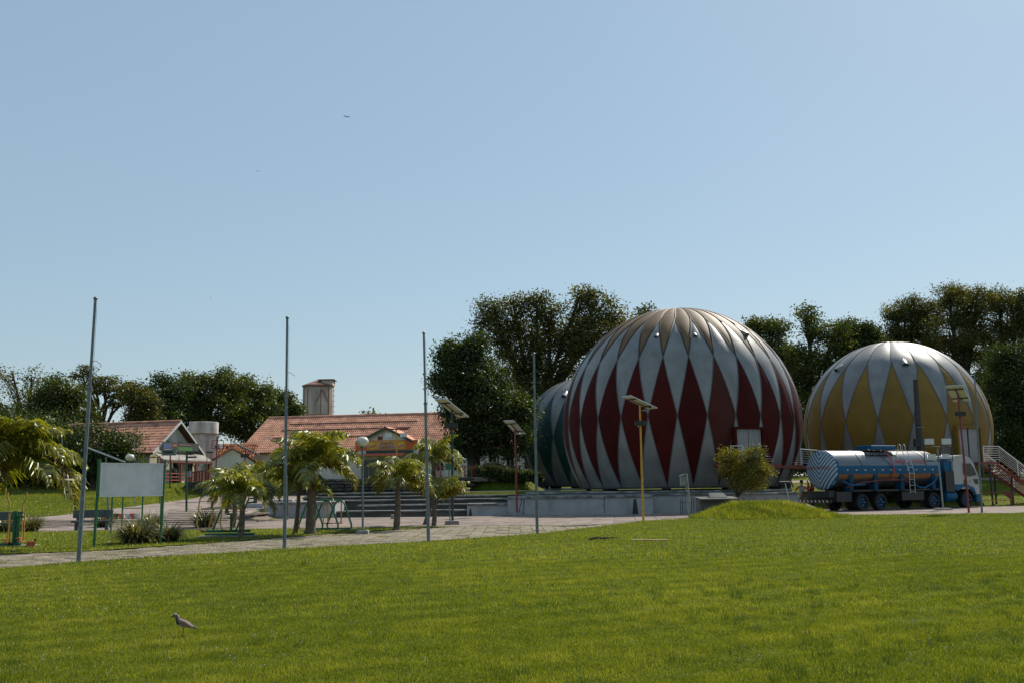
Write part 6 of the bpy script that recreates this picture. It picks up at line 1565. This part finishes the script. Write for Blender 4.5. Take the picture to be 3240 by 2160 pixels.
tree('rounded tree behind the left end of the long tiled roof', 790, 120, [(775, 1220, 36, 30), (815, 1235, 38, 32), (760, 1290, 55, 50), (840, 1290, 40, 40), (800, 1350, 90, 60)], 7, mt['lf_mid'], 190, 65, .38, 1.1, .4)
tree('lower tree directly left of the old silo tower', 895, 124, [(870, 1258, 24, 22), (905, 1268, 26, 24), (935, 1295, 22, 22), (890, 1310, 50, 34)], 8, mt['lf_mid'], 110, 55, .38, 1.0, .3)
tree('bare topped twiggy tree just showing above the middle of the tiled roof', 1170, 122, [(1165, 1310, 22, 8), (1185, 1318, 22, 8)], 28, mt['lf_olive'], 10, 22, .4, .9, .2, .6)
tree('dark spreading tree in front of the gabled house roof', 300, 79, [(150, 1430, 130, 90), (290, 1430, 100, 80), (390, 1400, 45, 28), (350, 1450, 70, 50), (30, 1430, 110, 80), (405, 1420, 28, 16), (180, 1370, 60, 30)], 9, mt['lf_dark'], 330, 80, .27, 1.0, .35, .25)
tree('dark thick tree at the left edge behind the drooping palm', 40, 84, [(-60, 1400, 130, 130), (60, 1370, 90, 70), (120, 1360, 60, 50), (-20, 1480, 120, 60), (100, 1480, 90, 55), (220, 1490, 80, 45)], 10, mt['lf_dark'], 300, 75, .3, 1.1, .4)
tree('low dark hedge like tree beside the left lawn below the gabled house', 400, 82, [(300, 1490, 90, 42), (400, 1490, 60, 38), (200, 1510, 60, 30)], 11, mt['lf_dark'], 140, 70, .27, .9, .25, limbs=0)
# middle tree
tree('tall spreading tree with yellow green crown left behind the red dome', 1700, 94, [(1545, 985, 48, 42), (1625, 968, 50, 36), (1700, 955, 30, 36), (1745, 985, 40, 40), (1835, 945, 40, 36), (1890, 960, 42, 40), (1950, 1005, 40, 34), (1580, 1050, 70, 55), (1680, 1050, 75, 60), (1800, 1040, 80, 65), (1880, 1060, 80, 60), (1640, 1150, 90, 60), (1760, 1150, 90, 70), (1690, 1250, 110, 60), (1960, 1080, 40, 40)], 12, mt['lf_olive'], 470, 62, .33, 1.05, .62, .5, sub=7)
tree('dark dense tree left of the tall one, overhanging the tiled roof', 1500, 80, [(1425, 1130, 50, 50), (1490, 1110, 60, 45), (1440, 1210, 72, 65), (1530, 1200, 75, 70), (1570, 1290, 90, 75), (1450, 1310, 55, 45), (1500, 1390, 85, 50), (1600, 1390, 80, 55), (1640, 1300, 60, 60), (1440, 1400, 40, 30)], 13, mt['lf_dark'], 440, 80, .30, 1.0, .5)
tree('twiggy top of a tree just above the red dome left of its crown', 2040, 110, [(2040, 975, 26, 16), (2045, 1010, 40, 25)], 14, mt['lf_olive'], 22, 26, .4, .9, .25, .6)
# behind domes
tree('leafy tree behind the gap between red and yellow domes', 2430, 112, [(2400, 1040, 50, 32), (2450, 1045, 50, 35), (2370, 1090, 40, 40), (2440, 1130, 80, 60), (2500, 1200, 70, 80)], 15, mt['lf_mid'], 230, 62, .36, 1.1, .45)
tree('tallest leafy tree behind and between the two big domes', 2580, 108, [(2550, 1005, 36, 30), (2570, 1040, 50, 36), (2640, 1050, 50, 34), (2620, 1120, 90, 60), (2540, 1160, 70, 70), (2560, 1290, 80, 90), (2600, 1400, 90, 60)], 16, mt['lf_mid'], 300, 64, .34, 1.1, .45)
tree('leafy tree behind the left shoulder of the yellow dome', 2730, 110, [(2690, 1045, 40, 28), (2740, 1058, 44, 30), (2780, 1075, 30, 22), (2720, 1120, 90, 50)], 17, mt['lf_dark'], 190, 64, .36, 1.1, .4)
tree('clump crowned tree left of the tallest tree at the right', 2880, 104, [(2835, 985, 40, 28), (2900, 970, 40, 32), (2860, 1030, 60, 45), (2940, 1000, 45, 45), (2910, 1090, 90, 50)], 18, mt['lf_olive'], 230, 75, .27, .95, .45, shell=.75)
tree('tallest tree at the right with rounded clumps above the yellow dome', 3060, 100, [(3000, 940, 45, 34), (3055, 925, 50, 32), (3095, 955, 45, 40), (3040, 990, 65, 45), (3000, 1060, 80, 60), (3080, 1080, 80, 70), (3100, 1180, 80, 70)], 19, mt['lf_olive'], 330, 78, .26, .95, .6, shell=.75)
tree('rounded clump tree at the top right picture edge', 3210, 101, [(3160, 950, 42, 40), (3235, 960, 40, 36), (3180, 1020, 55, 55), (3250, 1040, 55, 55), (3200, 1120, 80, 70), (3290, 1000, 50, 60)], 20, mt['lf_olive'], 300, 75, .27, .95, .5, shell=.75)
tree('dark tree with bright leaf clusters at the right picture edge beside the stairs', 3210, 84, [(3180, 1130, 60, 40), (3240, 1150, 60, 60), (3160, 1210, 50, 50), (3220, 1260, 80, 70), (3190, 1350, 75, 60), (3250, 1420, 80, 60), (3180, 1450, 50, 55), (3300, 1300, 80, 100)], 21, mt['lf_dark'], 400, 75, .27, .9, .45)
tree('shaded tree behind the right side of the yellow dome', 3120, 96, [(3100, 1250, 80, 90), (3150, 1400, 80, 90), (3060, 1400, 60, 80)], 22, mt['lf_dark'], 220, 70, .32, 1.0, .4)
tree('distant shaded tree seen through the gap between the domes', 2570, 128, [(2540, 1440, 60, 60), (2610, 1440, 60, 60), (2480, 1450, 50, 50), (2570, 1350, 80, 80)], 23, mt['lf_dark'], 170, 60, .4, 1.2, .4)
tree('distant shaded tree behind the red dome and stage', 2050, 125, [(1900, 1400, 120, 110), (2100, 1400, 120, 110), (2300, 1400, 120, 110), (2000, 1250, 200, 120)], 24, mt['lf_dark'], 300, 55, .5, 1.4, .4)
# small round tree in front of the red dome
tree('small round yellow green tree with twin trunks before the red dome', 2338, 54.5, [(2300, 1440, 26, 24), (2345, 1450, 34, 28), (2385, 1445, 30, 28), (2315, 1490, 42, 34), (2375, 1495, 44, 36), (2410, 1480, 22, 26), (2345, 1530, 40, 22), (2395, 1530, 28, 22), (2432, 1497, 10, 9)], 25, mt['lf_yel2'] if 'lf_yel2' in mt else mt['lf_yel'], 230, 60, .10, .34, .07, .35, sub=3, shell=.4)
# dark undergrowth below the left trees
def thicket(label, x0p, x1p, Y, zt_, seed, mat=mt['lf_dark'], ncl=200, sd=.45, dep=1.5):
    rng = np.random.default_rng(seed); xa, xb = atx(x0p, Y), atx(x1p, Y); cx = (xa + xb) / 2; z0 = float(H(cx, Y)); o = thing('hedge', label, 'hedge', (cx, Y, z0), 0)
    n = ncl * 60; C0 = np.stack([rng.uniform(xa - cx, xb - cx, ncl), rng.uniform(-dep, dep, ncl), rng.uniform(.1, 1, ncl) ** .8 * zt_], 1); C0[:, 2] *= .75 + .25 * np.sin(C0[:, 0] * .9 + seed)
    pos = np.repeat(C0, 60, 0) + rng.normal(0, sd, (n, 3)); pos[:, 2] = np.maximum(pos[:, 2], .03); u = rng.normal(0, 1, (n, 3)); u /= np.linalg.norm(u, axis=1)[:, None]; v = np.cross(u, rng.normal(0, 1, (n, 3))); v /= np.linalg.norm(v, axis=1)[:, None]; s = .3 if sd > .3 else .16
    Q = np.stack([pos - u * s * .5, pos + v * s * .28, pos + u * s * .5, pos - v * s * .28], 1)
    tag(np_mesh('foliage', Q.reshape(-1, 3), np.arange(4 * n).reshape(n, 4), mat, o, attrs={'tone': np.clip(np.repeat(rng.normal(.4, .2, ncl), 60) + rng.normal(0, .1, n), 0, 1)}), kind='stuff')
thicket('dark hedge closing the left lawn below the trees', -150, 470, 90, 4.2, 1, ncl=420)
thicket('shaded hedge behind the yellow dome and the stairs', 2450, 3400, 104, 4.5, 2, ncl=420)
thicket('low dark shrubs along the railing before the parked car', 1490, 1640, 72.2, .45, 3, ncl=26, sd=.14, dep=.3)
thicket('distant hedge behind the stage seen under the domes', 1700, 2500, 118, 3.0, 4, ncl=200)
thicket('dark ground cover added to darken the steep bank below the railing', 1490, 1712, 68.9, .95, 9, ncl=210, sd=.14, dep=.3)  # foliage added over the sunlit slope to keep the bank dark
